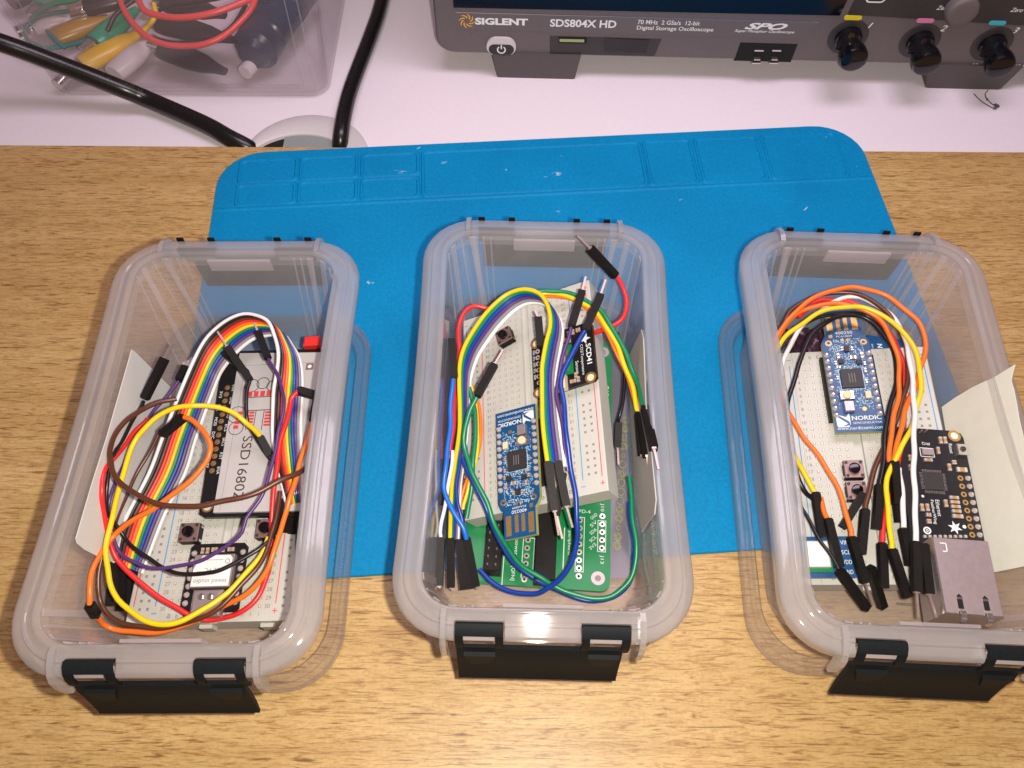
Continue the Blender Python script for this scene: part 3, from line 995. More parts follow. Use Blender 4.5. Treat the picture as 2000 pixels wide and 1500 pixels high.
    for (xa, ya, xb, yb) in ((-3.9, 15.8, 3.9, 16.0), (-3.9, 23.4, 3.9, 23.6), (-4.0, 15.8, -3.8, 23.6), (3.8, 15.8, 4.0, 23.6)):
        mb.rect(xa, ya, xb, yb, 1.66)
    t.part('silkscreen', mb, M['silkblue'])
    return t
DG = usb_dongle(BB3, 0.5, 8.2, 'blue radio board on the right box breadboard, gold contacts at the far end', 0.01)
usb_dongle(BB2, 3.2, 5.6, 'blue radio board on the tilted middle box breadboard, gold contacts at the near end', 0.0, DG)

# ---- paper display board (left box)
t = on(BB1, 'display_board', 'paper display board with a red striped drawing, on the left box breadboard', 'display board', 2.6, 0, 0)
out = [(-8.3, -8.6), (-6.5, -9.6), (24.4, -10.2), (25.6, -9.4), (25.6, 49.0), (25.4, 50.2), (-9.6, 51.2), (-10.4, 50.0)]
t.part('board', MB().prism(out, 0, 1.6), M['pcb_black'])
t.part('header_strip', MB().box(-8.6, 3.2, -2.4, -5.6, 40, -.05), M['housing'])
t.part('display_panel', MB().prism([(-3.2, -8.6), (25.2, -9.0), (25.4, 48.0), (-4.0, 49.4)], 1.65, 2.8), M['panel'])
zt = 2.82
mb = MB()
text(mb, 'SSD1680Z', (2.4, 17.4, zt), -Y_, X_, w=22.6, h=3.3)
t.part('lettering', mb, M['ink'])
mb = MB()
mb.rect(-3.0, 44.2, 24.6, 44.32, zt); mb.rect(-1.2, -8.2, -1.1, 47, zt)
t.part('panel_outline', mb, M['greyink'])
mb = MB()
mb.rect(20.4, 41.3, 23.0, 43.9, zt + .02, 0); disc(mb, 21.7, 42.6, zt + .05, .7, 12, 1)
t.part('corner_mark', mb, [M['btn'], M['white']])
# a plain striped doodle stands in for the printed drawing
mb = MB()
for cx, cy, r in ((2.4, 36.2, 2.3), (6.2, 37.0, 2.0), (9.6, 35.8, 1.8)):
    ring(mb, cx, cy, zt, r, r + .28, 18, 0)
for x0, x1, y0, y1 in ((1.2, 12.0, 31.6, 31.9), (1.2, 12.0, 26.6, 26.9), (2.6, 2.85, 19.6, 26.6), (5.2, 5.45, 18.2, 26.6), (8.0, 8.25, 19.4, 26.6), (11.2, 11.45, 20.6, 26.6)):
    mb.rect(x0, y0, x1, y1, zt, 0)
for k in range(5):
    mb.rect(1.4 + k * 2.2, 32.0, 3.0 + k * 2.2, 34.0, zt + .01, 1)
for k in range(6):
    mb.rect(3.1, 19.8 + k * 1.15, 4.9, 20.6 + k * 1.15, zt + .01, 1)
for k in range(5):
    mb.rect(8.6, 20.8 + k * 1.15, 10.8, 21.6 + k * 1.15, zt + .01, 1)
for k in range(4):
    mb.rect(-1.6 + .25 * k, 20.2 + k * 1.7, .1 + .25 * k, 21.5 + k * 1.7, zt + .01, 1)
ring(mb, -1.0, 25.4, zt, 2.9, 3.15, 20, 0)
ring(mb, -.6, 20.5, zt, 2.3, 2.55, 20, 0)
t.part('printed_drawing', mb, [M['ink'], M['redink']])
names = ['VIN', '3V3', 'GND', 'SCK', 'MISO', 'MOSI', 'ECS', 'D/C', 'SRCS', 'SDCS', 'RST', 'BUSY', 'ENA']
mb = MB()
for k, s in enumerate(names):
    y = 36.6 - k * 2.54
    x = -4.7 if k % 2 == 0 else -8.7
    text(mb, s, (x + .1, y, 1.63), -Y_, X_, h=1.0, w=min(3.0, .85 * len(s)), center=True)
    q = MB()
    ring(q, -6.7, y, 1.63, .35, .95, 12)
    t.part('pin_pad', q, M['copper'])
    q = MB().lathe((-6.7, y, 1.6), Z_, [(.5, 0), (.35, .5), (.2, .8)], 8)
    t.part('solder_joint', q, M['pin'], smooth=True)
t.part('pin_lettering', mb, M['silk'])
mb = MB()
ring(mb, -6.0, -6.2, 1.63, 1.25, 1.85, 20)
t.part('hole_ring', mb, M['copper'])
mb = MB(); disc(mb, -6.0, -6.2, 1.64, 1.25)
t.part('mounting_hole', mb, M['bb'])
mb = MB().cbox(18.8, 50.2, -.5, 24.4, 54.0, 4.6, .6)
t.part('reset_button', mb, M['red'], label='red square push cap beyond the display edge')

# ---- small radio module (left box)
t = on(BB1, 'radio_module', 'tiny black circuit board with silver shield can, near end of the left box breadboard', 'circuit board', 2.5, 0, -28.6)
t.part('board', MB().prism([(-8.0, -10.4), (8.0, -10.4), (8.9, -9.4), (8.9, 9.4), (7.8, 10.5), (-7.8, 10.5), (-8.9, 9.4), (-8.9, -9.4)], 0, 1.2), M['pcb_black'])
can = t.part('shield_can', MB().cbox(-6.3, -3.6, 1.25, 6.2, 6.5, 3.4, .25), M['shield'])
mb = MB().prism([(-5.9, -3.3), (5.8, -3.3), (5.8, 5.2), (5.0, 6.1), (-3.6, 6.1), (-5.4, 3.2), (-5.9, 2.0)], 3.41, 3.45)
t.part('can_label', mb, M['white'], parent=can)
mb = MB()
text(mb, 'seeed studio', (5.0, -1.2, 3.47), -X_, -Y_, w=10.2, h=1.35)
text(mb, 'CE FC', (2.6, 2.2, 3.47), -X_, -Y_, w=5.0, h=1.2)
ring(mb, 4.4, 4.2, 3.47, .55, .75)
mb.rect(-4.8, .6, 2.5, .75, 3.47); mb.rect(-4.8, 1.1, 1.2, 1.25, 3.47); mb.rect(-2.4, 4.6, 3.0, 4.75, 3.47)
t.part('lettering', mb, M['greyink'], parent=can)
mb = MB()
us = [(-4.6, -12.0), (4.6, -12.0), (4.6, -4.6), (-4.6, -4.6)]
mb.cbox(-4.6, -12.2, 1.25, 4.6, -4.4, 4.3, .9)
t.part('usb_socket', mb, M['shield'])
mb = MB()
for x0 in (-1.6, 1.2):
    mb.lathe((x0, -6.6, 4.28), Z_, [(1.1, 0), (1.0, .12), (.5, .3)], 12)
t.part('socket_dimples', mb, M['tin'], smooth=True)
for sx in (-1, 1):
    for k in range(7):
        mb = MB().lathe((sx * 7.7, 7.6 - 2.54 * k, 1.2), Z_, [(.95, 0), (.8, .35), (.3, .9)], 10)
        t.part('solder_joint', mb, M['solder'], smooth=True)
for x0, y0, wd, ln in ((-5, 8.2, .9, 1.8), (-3.4, 8.2, .9, 1.8), (-1.2, 8.4, 1.8, 1.4), (1.4, 8.4, 1.2, 1.6), (4.0, 8.4, 2.0, 1.2)):
    smd(t, x0, y0, wd, ln, 1.25, .5, 'capacitor')

# ---- gas sensor board (middle box)
t = on(BB2, 'gas_sensor_board', 'black sensor board with star emblem and white lettering on the middle box breadboard', 'circuit board', 2.6, -17.0, -8.4)
mb = MB().prism([(-10.6, 11.2), (-11.6, 10.2), (-11.6, -11.2), (-10.6, -12.2), (11.4, -12.2), (12.4, -11.2), (12.4, 11.2), (11.4, 12.2)][::-1], 0, 1.6)
t.part('board', mb, M['pcb_black'])
mb = MB()
for x0, y0 in ((-9.4, 9.8), (10.6, 10.2), (10.6, -9.8)):
    ring(mb, x0, y0, 1.64, 1.3, 2.1, 22)
t.part('hole_rings', mb, M['copper'])
mb = MB()
for x0, y0 in ((-9.4, 9.8), (10.6, 10.2), (10.6, -9.8)):
    disc(mb, x0, y0, 1.65, 1.3)
t.part('mounting_holes', mb, M['cream'])
t.part('sensor_can', MB().cbox(-1.6, -4.6, 1.65, 5.4, 5.0, 4.6, .4), M['shield'])
t.part('sensor_base', MB().box(-3.4, -5.2, 1.62, 6.0, 6.4, 1.9), M['pcb_green'])
t.part('plug_socket', MB().cbox(-.8, 6.8, 1.65, 5.2, 12.4, 4.4, .3), M['cream'])
t.part('plug_socket', MB().cbox(-.8, -13.4, 1.65, 5.2, -7.2, 4.4, .3), M['cream'])
mb = MB()
star(mb, -8.4, -6.0, 1.63, 2.3, .5, 5, .42)
# reads downwards in the photo: letter-up points to the raised edge
text(mb, 'SCD41', (-8.6, -3.6, 1.63), Y_, -X_, w=8.0, h=1.9, weight=.02)
text(mb, 'CO2/Temperature', (-6.2, -4.0, 1.63), Y_, -X_, w=12.0, h=1.3)
text(mb, 'Sensor', (-4.2, 2.0, 1.63), Y_, -X_, w=5.0, h=1.2)
t.part('lettering', mb, M['silk'])
for k in range(6):
    q = MB()
    ring(q, 10.2, -6.4 + 2.54 * k, 1.64, .4, .95, 12)
    t.part('pin_pad', q, M['solder'])
mb = MB()
for k, s in enumerate(('VIN', '3Vo', 'GND', 'SCL', 'SDA')):
    text(mb, s, (11.7, -6.4 + 2.54 * k, 1.63), Y_, -X_, w=1.9, h=.9, center=True)
t.part('pin_lettering', mb, M['silk'])
for x0, y0, wd, ln in ((-2.6, -9.6, 1.0, 1.9), (-4.4, -9.8, 1.0, 1.9), (-6.4, -10.0, 1.6, 1.4), (-1.2, -7.0, 4.0, 2.0), (-4.2, 7.6, 1.0, 1.9), (-3.0, 9.6, 2.2, 1.2), (-5.0, 9.4, 1.0, 1.9)):
    smd(t, x0, y0, wd, ln, 1.65, .6, 'capacitor')

# ---- blue pressure sensor board (right box)
t = on(BB3, 'sensor_board', 'small blue sensor board with a white square sensor in the right box', 'circuit board', 2.0, -15.8, -33.3)
t.part('board', MB().box(-7.6, -6.4, 0, 8.1, 6.6, 1.4), M['pcb_blue'])
t.part('sensor_base', MB().box(-6.8, -4.8, 1.42, 1.4, 5.0, 1.9), M['pcb_green'])
t.part('sensor_cap', MB().cbox(-6.4, -3.6, 1.9, .6, 4.6, 4.2, .4), M['white'])
mb = MB()
for k, s in enumerate(('VIN', 'SCL', 'VDD', 'GND')):
    text(mb, s, (6.0, 4.6 - 3.1 * k, 1.43), X_, Y_, w=2.7, h=1.35, center=True)
t.part('lettering', mb, M['silk'])
for k in range(4):
    q = MB().lathe((3.2, 4.6 - 3.1 * k, 1.4), Z_, [(.7, 0), (.5, .4), (.25, .7)], 10)
    t.part('solder_joint', q, M['gold'], smooth=True)

# ---- network socket board (right box)
near, far = np.array([213.9, 123.5, 48.0]), np.array([217.9, 177.0, 49.0])
ey = (far - near) / np.linalg.norm(far - near)
ex = np.cross(ey, Z_); ex /= np.linalg.norm(ex)
ez = np.cross(ex, ey)
RF = np.array([ex, ey, ez]).T
near = near - ex * 11.5 * MM * .925 - ez * 1.6 * MM * .925
t = Thing('network_board', 'black network board with silver cable socket, leaning up in the right box', 'circuit board', near, RF, None, MM, 0.925)
F = t
ytop = t.loc(1840, 840, 1.6)[1]
t.part('board', MB().prism([(-11.5, -14), (11.5, -14), (11.5, ytop - 2.6), (10.8, ytop - .8), (9.0, ytop), (-11.5, ytop)], 0, 1.6), M['pcb_black'])
def fl(u, v, h=1.65):
    p = t.loc(u, v, h); return float(p[0]), float(p[1])
FZ = lambda x, y: (1740 + x * .16, 820 + y * .16)
x0, y0 = fl(*FZ(775, 195))
mb = MB(); ring(mb, x0, y0, 1.64, 1.25, 2.1, 24); t.part('hole_ring', mb, M['copper'])
mb = MB(); disc(mb, x0, y0, 1.65, 1.25); t.part('mounting_hole', mb, M['cardgreen'])
for k in range(8):
    a = fl(*FZ(850 + k * 20.6, 712 + k * 98.7)); b = fl(*FZ(942 + k * 20.6, 712 + k * 98.7))
    q = MB(); ring(q, a[0], a[1], 1.64, .42, .95, 14); t.part('pin_pad', q, M['copper'])
    q = MB().lathe((b[0], b[1], 1.6), Z_, [(.95, 0), (.75, .4), (.3, 1.0)], 10); t.part('solder_joint', q, M['solder'], smooth=True)
def chipat(name, corners, h, mt, z0=1.62):
    pts = [fl(*FZ(*c)) for c in corners]
    xs, ys = [p[0] for p in pts], [p[1] for p in pts]
    return t.part(name, MB().box(min(xs), min(ys), z0, max(xs), max(ys), z0 + h), mt)
chipat('microchip', [(372, 640), (640, 870)], .9, M['chip'])
cx0, cy0 = fl(*FZ(372, 640)); cx1, cy1 = fl(*FZ(655, 870))
mb = MB()
for k in range(12):
    f = (k + .5) / 12
    xx = cx0 + (cx1 - cx0) * f; yy = cy1 + (cy0 - cy1) * f
    mb.box(xx - .12, cy0, 1.62, xx + .12, cy0 + 1.0, 2.0); mb.box(xx - .12, cy1 - 1.2, 1.62, xx + .12, cy1, 2.0)
    mb.box(cx1, yy - .12, 1.62, cx1 + .9, yy + .12, 2.0); mb.box(cx0 - .9, yy - .12, 1.62, cx0, yy + .12, 2.0)
t.part('chip_legs', mb, M['tin'])
cr = chipat('crystal', [(370, 360), (520, 440)], .9, M['shield'])
xa, ya = fl(*FZ(345, 335)); xb, yb = fl(*FZ(540, 460))
mb = MB()
for q in ((xa, yb, xb, yb + .25), (xa, ya - .25, xb, ya), (xa, yb, xa + .25, ya), (xb - .25, yb, xb, ya)):
    mb.rect(*q, 1.63)
a = fl(*FZ(470, 275)); text(mb, 'IRQ', (a[0], a[1], 1.63), -X_, -Y_, w=2.6, h=1.1)
a = fl(*FZ(700, 290)); text(mb, 'Reset', (a[0], a[1], 1.63), -Y_, X_, w=3.6, h=1.2)
a = fl(*FZ(540, 975)); text(mb, 'Ethernet', (a[0], a[1], 1.63), -Y_, X_, w=5.6, h=1.3)
a = fl(*FZ(470, 975)); text(mb, 'FeatherWing', (a[0], a[1], 1.63), -Y_, X_, w=8.2, h=1.3)
a = fl(*FZ(785, 1315)); star(mb, a[0], a[1], 1.63, 2.3, -.3, 6, .42)
a = fl(*FZ(445, 1350)); ring(mb, a[0], a[1], 1.63, .75, 1.25, 20); ring(mb, a[0], a[1], 1.63, .2, .45, 14)
a = fl(*FZ(898, 1305)); disc(mb, a[0], a[1], 1.63, .6)
a = fl(*FZ(390, 932)); disc(mb, a[0], a[1], 1.63, .45)
t.part('lettering', mb, M['silk'])
a = fl(*FZ(852, 380))
q = MB().cbox(a[0] - 1.7, a[1] - 2.0, 1.62, a[0] + 1.7, a[1] + 2.0, 3.2, .2)
rb = t.part('reset_button', q, M['tin'])
t.part('button_cap', MB().lathe((a[0], a[1], 3.2), Z_, [(.9, 0), (.9, .4), (.6, .5)], 14), M['chip'], parent=rb, smooth=True)
for u, v, wd, ln in ((600, 255, 1.0, 2.4), (655, 255, 1.0, 2.4), (572, 380, .9, 2.4), (450, 495, 2.6, 1.0), (708, 585, 1.0, 2.4), (765, 525, 1.3, 1.3), (860, 615, 3.2, 1.5), (375, 1075, 1.0, 2.4), (440, 1075, 1.0, 2.4),
                    (665, 1025, 1.0, 2.4), (455, 1165, 1.4, 1.2), (460, 1245, 1.3, 1.4), (765, 955, 2.8, 1.0), (775, 1010, 2.8, 1.0), (785, 1065, 2.8, 1.0), (795, 1120, 2.8, 1.0), (810, 1182, 3.2, 1.2),
                    (230, 470, 1.0, 2.0), (235, 590, 1.0, 2.0)):
    a = fl(*FZ(u, v)); smd(t, a[0], a[1], wd, ln, 1.62, .7, 'capacitor')
for k in range(9):
    a = fl(*FZ(410 + k * 62, 1428))
    t.part('solder_joint', MB().box(a[0] - .42, a[1] - .45, 1.6, a[0] + .42, a[1] + .45, 2.2), M['solder'])
# metal socket shell: fitted under its sight lines, top 13.3 mm above the board
RJH = 13.3
c4 = [t.loc(u, v, RJH + 1.6) for u, v in ((1845.8, 1202), (1960, 1202), (1930, 1053), (1819.7, 1052))]
rx0 = (c4[0][0] + c4[3][0]) / 2; rx1 = (c4[1][0] + c4[2][0]) / 2; ry0 = (c4[0][1] + c4[1][1]) / 2; ry1 = (c4[2][1] + c4[3][1]) / 2
sock = t.part('network_socket', MB().cbox(rx0, ry0, 1.65, rx1, ry1, RJH + 1.6, .3), M['shield'])
for fx in (.30, .74):
    xx = rx0 + (rx1 - rx0) * fx
    P = [(xx, ry0 + 5.0, RJH + 1.55), (xx, ry0 + 2.4, RJH + 1.1), (xx, ry0 + .2, RJH + 2.3), (xx, ry0 - 1.6, RJH + 1.9), (xx, ry0 - 2.4, RJH - .4)]
    mb = MB()
    Ps = smoothpath(P, .6)
    vs = [(p[0] + s * .8, p[1], p[2] + zz) for p in Ps for s, zz in ((-1, 0), (1, 0), (1, .22), (-1, .22))]
    n = len(Ps)
    mb.add(vs, [(4 * i + j, 4 * i + (j + 1) % 4, 4 * i + 4 + (j + 1) % 4, 4 * i + 4 + j) for i in range(n - 1) for j in range(4)])
    t.part('spring_finger', mb, M['tin'], parent=sock, smooth=True)
    mb = MB().prism([(xx - .8, ry0 + .3), (xx + .8, ry0 + .3), (xx + .8, ry0 + 5.2), (xx, ry0 + 6.0), (xx - .8, ry0 + 5.2)], RJH + 1.6, RJH + 1.63)
    t.part('finger_slot', mb, M['void'], parent=sock)
mb = MB().box(rx0 - .03, ry0, RJH - .6, rx0 + .5, ry1, RJH + 1.64)
mb.box(rx0, ry0 - .03, RJH + .9, rx1, ry0 + .35, RJH + 1.63)
t.part('bright_edges', mb, M['tin'], parent=sock)  # brighter tin strips put in for the shine along the shell edges
mb = MB()
xx, yy = rx0 + 2.2, ry1 - 1.6
for q in ((xx, yy - .3, xx + 1.9, yy), (xx + 1.6, yy - 2.8, xx + 1.9, yy), (xx + .5, yy - 2.8, xx + 1.9, yy - 2.5)):
    mb.rect(*q, RJH + 1.62)
t.part('stamped_mark', mb, M['white'], parent=sock)
mb = MB()
for k in range(6):
    xx = -9.8 + k * 1.7
    mb.lathe((xx, ytop - 1.6 + (k % 2) * .3, 1.6), Z_, [(.3, 0), (.28, 2.0), (.1, 2.2)], 6)
t.part('pin_row', mb, M['pin'])

# ---- green board (middle box)
p0, p1 = np.array([48.0, 108.4, 0]), np.array([57.1, 251, 0])
ey = (p1 - p0) / np.linalg.norm(p1 - p0); ex = np.array([ey[1], -ey[0], 0])
L_ = float(np.linalg.norm(p1 - p0)) / MM
t = Thing('green_circuit_board', 'green circuit board lying on the floor of the middle box under the tilted breadboard', 'circuit board', p0 + np.array([0, 0, 8.4]), np.array([ex, ey, Z_]).T, None, MM)
GB = t
def rr2(x0, y0, x1, y1, r, n=6):
    return [(cx + r * math.cos(R(a0 + 90 * k / n)), cy + r * math.sin(R(a0 + 90 * k / n))) for cx, cy, a0 in ((x1 - r, y1 - r, 0), (x0 + r, y1 - r, 90), (x0 + r, y0 + r, 180), (x1 - r, y0 + r, 270)) for k in range(n + 1)]
t.part('board', MB().prism(rr2(-47, 0, 0, L_, 3.2), 0, 1.4), M['pcb_green'])
G7 = lambda x, y: (1020 + x * .1533, 960 + y * .1533)
G6 = lambda x, y: (840 + x * .18667, 900 + y * .18667)
def gl(p, h=1.42):
    q = t.loc(p[0], p[1], h); return float(q[0]), float(q[1])
gp = []
gp += [gl(G7(735 + 0.0 * k - k * 2.2, 365 + k * 102)) for k in range(8)]
gp += [gl(G7(1022 - k * 2.0, 315 + k * 101)) for k in range(5)]
gp += [gl(G6(1025 - k * 8, 830 + k * 82)) for k in range(6)]
for a in gp:
    q = MB(); ring(q, a[0], a[1], 1.43, .42, .95, 14, 0); disc(q, a[0], a[1], 1.44, .42, 10, 1)
    t.part('pin_pad', q, [M['solder'], M['void']])
mb = MB()
def frame(a, b, wd=.22):
    x0, x1 = min(a[0], b[0]), max(a[0], b[0]); y0, y1 = min(a[1], b[1]), max(a[1], b[1])
    for q in ((x0, y0, x1, y0 + wd), (x0, y1 - wd, x1, y1), (x0, y0 + wd, x0 + wd, y1 - wd), (x1 - wd, y0 + wd, x1, y1 - wd)):
        mb.rect(*q, 1.43)
frame(gl(G7(690, 320)), gl(G7(780, 1030))); frame(gl(G7(962, 365)), gl(G7(1065, 775)))
frame(gl(G6(975, 800)), gl(G6(1075, 1230)))
a = gl(G7(985, 810)); text(mb, 'J13', (a[0], a[1], 1.43), -Y_, X_, w=2.8, h=1.4)
a = gl(G7(990, 150)); text(mb, 'J10', (a[0], a[1], 1.43), -Y_, X_, w=2.8, h=1.4)
a = gl(G7(780, 275)); text(mb, 'PD-4', (a[0] - 1.5, a[1], 1.43), X_, Y_, w=3.8, h=1.2)
for k, s in enumerate(('GND', '5V', 'SDA', 'SCL', '3V3')):
    a = gl(G7(890 - k * 4, 340 + k * 96)); dd = np.array([.72, .69, 0])
    text(mb, s, (a[0], a[1] - .6, 1.43), dd, np.array([-.69, .72, 0]), w=2.6, h=1.1)
a = gl(G7(580, 500)); text(mb, 'peripheral', (a[0], a[1], 1.43), -Y_, X_, w=8.0, h=1.2)
a = gl(G6(880, 820)); text(mb, 'power', (a[0], a[1], 1.43), -Y_, X_, w=5.2, h=1.2)
a = gl(G6(845, 1100)); text(mb, '[QFN]', (a[0], a[1], 1.43), -Y_, X_, w=4.6, h=1.4)
a = (-2.4, L_ * .80); text(mb, 'B15 C15 BS7', (a[0], a[1], 1.43), -Y_, X_, w=14.0, h=1.3)
a, b = gl(G7(540, 460)), gl(G7(520, 1000)); mb.rect(a[0] - .15, b[1], a[0] + .15, a[1], 1.43)
a, b = gl(G6(775, 980)), gl(G6(755, 1300)); mb.rect(a[0] - .12, b[1], a[0] + .12, a[1], 1.43)
t.part('lettering', mb, M['silk'])
for a in (gl(G7(965, 1105)), (-3.4, L_ - 4.0)):
    q = MB(); ring(q, a[0], a[1], 1.43, 1.0, 2.2, 24, 0); disc(q, a[0], a[1], 1.44, 1.0, 14, 1)
    t.part('mounting_hole', q, [M['shield'], M['hole']])
h0, h1 = gl((1043, 1136), 6.0), gl((1080, 990), 6.0)
t.part('socket_header', MB().cbox(min(h0[0], h1[0]) - .2, h0[1], 1.45, min(h0[0], h1[0]) + 6.4, h1[1] + 8, 9.0, .2), M['housing'])
h0, h1 = gl((944, 1118), 5.0), gl((972, 1010), 5.0)
sh = t.part('socket_header', MB().cbox(h0[0], h0[1], 1.45, h0[0] + 5.4, h1[1] + 4, 7.6, .2), M['housing'])
for k in range(6):
    for j in (0, 1):
        q = MB().lathe((h0[0] + 1.2 + 2.54 * j, h0[1] + 1.6 + 2.54 * k, 7.6), Z_, [(.35, 0), (.3, 1.6), (.1, 1.8)], 6)
        t.part('pin', q, M['pin'], parent=sh)

# ---- film bag under the green board (middle box)
mb = MB()
rows_ = []
rnd = random.Random(5)
for j in range(13):
    yy = 262 - j * 12.2
    rows_.append([(xx - (262 - yy) * .05, yy, 8.25 + .0 + (0.6 * math.sin(j * 1.3 + i) + .6) * (1 if xx > 57 else .1)) for i, xx in enumerate((30, 46, 52, 58, 62, 65.4))])
vs = [p for r_ in rows_ for p in r_] 
fs = [(j * 6 + i, j * 6 + 6 + i, j * 6 + 7 + i, j * 6 + 1 + i) for j in range(12) for i in range(5)]
vs2 = [(x, y, z - .25) for x, y, z in vs]
nn = len(vs)
mb.add(vs + vs2, fs + [tuple(nn + k for k in f[::-1]) for f in fs])
t = Thing('film_bag', 'grey see-through film bag with yellow print beside the green circuit board', 'bag', (56, 190, 8), None, None)
t.part('film', mb, M['bag'], smooth=True, world=True)
mb = MB()
for k in range(15):
    c = at(1222 - k * 1.2, 820 + k * 17.6, 9.6)
    for rr_, wd in ((1.9, .28), (1.0, .25)):
        nseg = 16
        aa = [(c[0] + (rr_ + s) * math.cos(2 * math.pi * q / nseg) * .85, c[1] + (rr_ + s) * math.sin(2 * math.pi * q / nseg), 9.9 + .01 * k) for s in (0, wd) for q in range(nseg)]
        if rnd.random() < .8:
            mb.add(aa, [(q, nseg + q, nseg + (q + 1) % nseg, (q + 1) % nseg) for q in range(nseg) if rnd.random() < .85])
t.part('print', mb, M['bagink'], world=True)

# ---- white cards standing in the boxes
def card(i, label, pix, uT, zT, uB, zB, mt, thick=.5, name='paper_card'):
    a = boxworld(i, uT, 0, zT); b = boxworld(i, uB, 0, zB)
    along = boxworld(i, uT, 50, zT) - a
    nrm = np.cross(along, b - a); nrm /= np.linalg.norm(nrm)
    if nrm @ (CPOS - a) < 0: nrm = -nrm
    pts = [hit(u, v, a, nrm) for u, v in pix]
    n = len(pts)
    mbb = MB().add(pts + [p - nrm * thick for p in pts], [tuple(range(n)), tuple(range(2 * n - 1, n - 1, -1))] + [(k, n + k, n + (k + 1) % n, (k + 1) % n) for k in range(n)])
    return flat(name, mbb, mt, label=label, cat='card')
card(0, 'plain white card leaning on the left wall of the left box', [(258, 683), (263, 686), (336, 759), (330, 800), (290, 1000), (235, 1104), (190, 1086), (166, 1074), (152, 1062), (149, 1052), (180, 946), (209, 855)],
     -46.0, 70, -41.5, 10, M['card'])
card(1, 'pale narrow card standing against the right wall of the middle box', [(1252, 644), (1256, 660), (1261, 790), (1273, 897), (1280.6, 976), (1277.6, 1005), (1264, 1022), (1253, 1040), (1240, 960), (1232, 820), (1226, 720), (1228, 695)],
     47.6, 70, 44.0, 10, M['greycard'])
card(2, 'cream paper with a torn upper edge against the right wall of the right box', [(1839, 795), (1866, 776), (1898, 757), (1916, 748), (1940, 738), (1960, 725), (1982, 712), (1979, 720), (1976, 732), (1974, 744), (1979, 760), (1985, 790), (1990, 820), (1999, 858), (2012, 900), (2030, 1000), (2040, 1100), (2000, 1106), (1945, 1117), (1900, 1122), (1880, 1000), (1850, 860)],
     48.0, 70, 34, 10, M['cardgreen'], name='torn_paper')

# ---- film and blue board below the far end of the right breadboard
mb = MB()
rnd = random.Random(11)
nx, ny = 16, 7
c4 = [at(1533, 642, 13), at(1612, 640, 13), at(1626, 700, 11), at(1540, 706, 11)]
def bil(c, s, q):
    return c[0] * (1 - s) * (1 - q) + c[1] * s * (1 - q) + c[2] * s * q + c[3] * (1 - s) * q
vs = []
for j in range(ny + 1):
    for i in range(nx + 1):
        p = bil(c4, i / nx, j / ny)
        vs.append((p[0], p[1], p[2] + rnd.uniform(-1.6, 1.6)))
fs = [(j * (nx + 1) + i, (j + 1) * (nx + 1) + i, (j + 1) * (nx + 1) + i + 1, j * (nx + 1) + i + 1) for j in range(ny) for i in range(nx)]
nn = len(vs)
mb.add(vs + [(x, y, z - .3) for x, y, z in vs], fs + [tuple(nn + k for k in f[::-1]) for f in fs])
flat('antistatic_bag', mb, M['antistatic'], label='crumpled dark purple antistatic bag under the far left of the right box breadboard', cat='bag', smooth=True)
mb = MB()
c4 = [at(1690, 622, 10), at(1778, 640, 10), at(1790, 690, 9.4), at(1694, 690, 9.4)]
vs = []
for j in range(ny + 1):
    for i in range(nx + 1):
        p = bil(c4, i / nx, j / ny)
        vs.append((p[0], p[1], p[2] + rnd.uniform(-.5, .6)))
mb.add(vs + [(x, y, z - .3) for x, y, z in vs], fs + [tuple(nn + k for k in f[::-1]) for f in fs])
flat('silver_bag', mb, M['silverbag'], label='pale silver film bag beyond the far right of the right box breadboard', cat='bag', smooth=True)
t = Thing('blue_tag', 'blue label piece printed with a white N poking out beyond the right box breadboard', 'label', at(1727, 668, 15), rot(0, 0, -.06))
q = [t.loc(u, v, 1.5)[:2] for u, v in ((1690, 690), (1775, 690), (1764, 664), (1693, 654))]
t.part('plate', MB().prism([tuple(p) for p in q], 0, 1.5), M['pcb_blue'])
mb = MB(); a = t.loc(1718, 681, 1.5)
text(mb, 'N', (a[0] - 1.0, a[1] + 3.2, 1.53), -Y_, X_, w=2.6, h=2.8, weight=.03)
text(mb, 'EN1', (a[0] - 4.2, a[1] + 2.8, 1.53), -Y_, X_, w=2.8, h=.9)
t.part('lettering', mb, M['white'])

# ------------------------------------------------------------------ jumper wires
KEEP = {0: [(BB1, -27.5, 27.5, -41.5, 41.5, 0.0), (BB1, -10.2, 25.6, -10, 50.5, 5.4), (BB1, -8.5, 8.5, -40, -19, 5.6)],
        1: [(BB2, -27.5, 27.5, -41.5, 41.5, 0.0), (BB2, -4.8, 11.2, 5.6, 52.4, 4.4)],
        2: [(BB3, -27.5, 27.5, -41.5, 41.5, 0.0), (BB3, -7.5, 8.5, 8.2, 55, 4.4), (F, -11.5, 11.5, -14, ytop, 2.4)]}
def clear(i, P, gap):
    for B, x0, x1, y0, y1, h in KEEP[i]:
        l = B.w2l(P)
        if x0 < l[0] < x1 and y0 < l[1] < y1 and -9 < l[2] < h + gap:
            return False
    return True
def wpt(i, u, v, z, marg=None, gap=0.8):
    marg = (4.2 if i == 0 else 1.8) if marg is None else marg
    """point on the sight line at height z, eased up or down until it is inside box i"""
    for dz in [0] + [s * d for d in range(2, 46, 2) for s in (-1, 1)]:
        zz = z + dz
        if zz < 10 or zz > 84:
            continue
        P = at(u, v, zz)
        if zz > 76:
            return P
        a, b = boxloc(i, P)
        iw, il = inner(zz)
        if abs(a) < iw - marg and abs(b) < il - marg and clear(i, P, gap):
            return P
    return at(u, v, z)
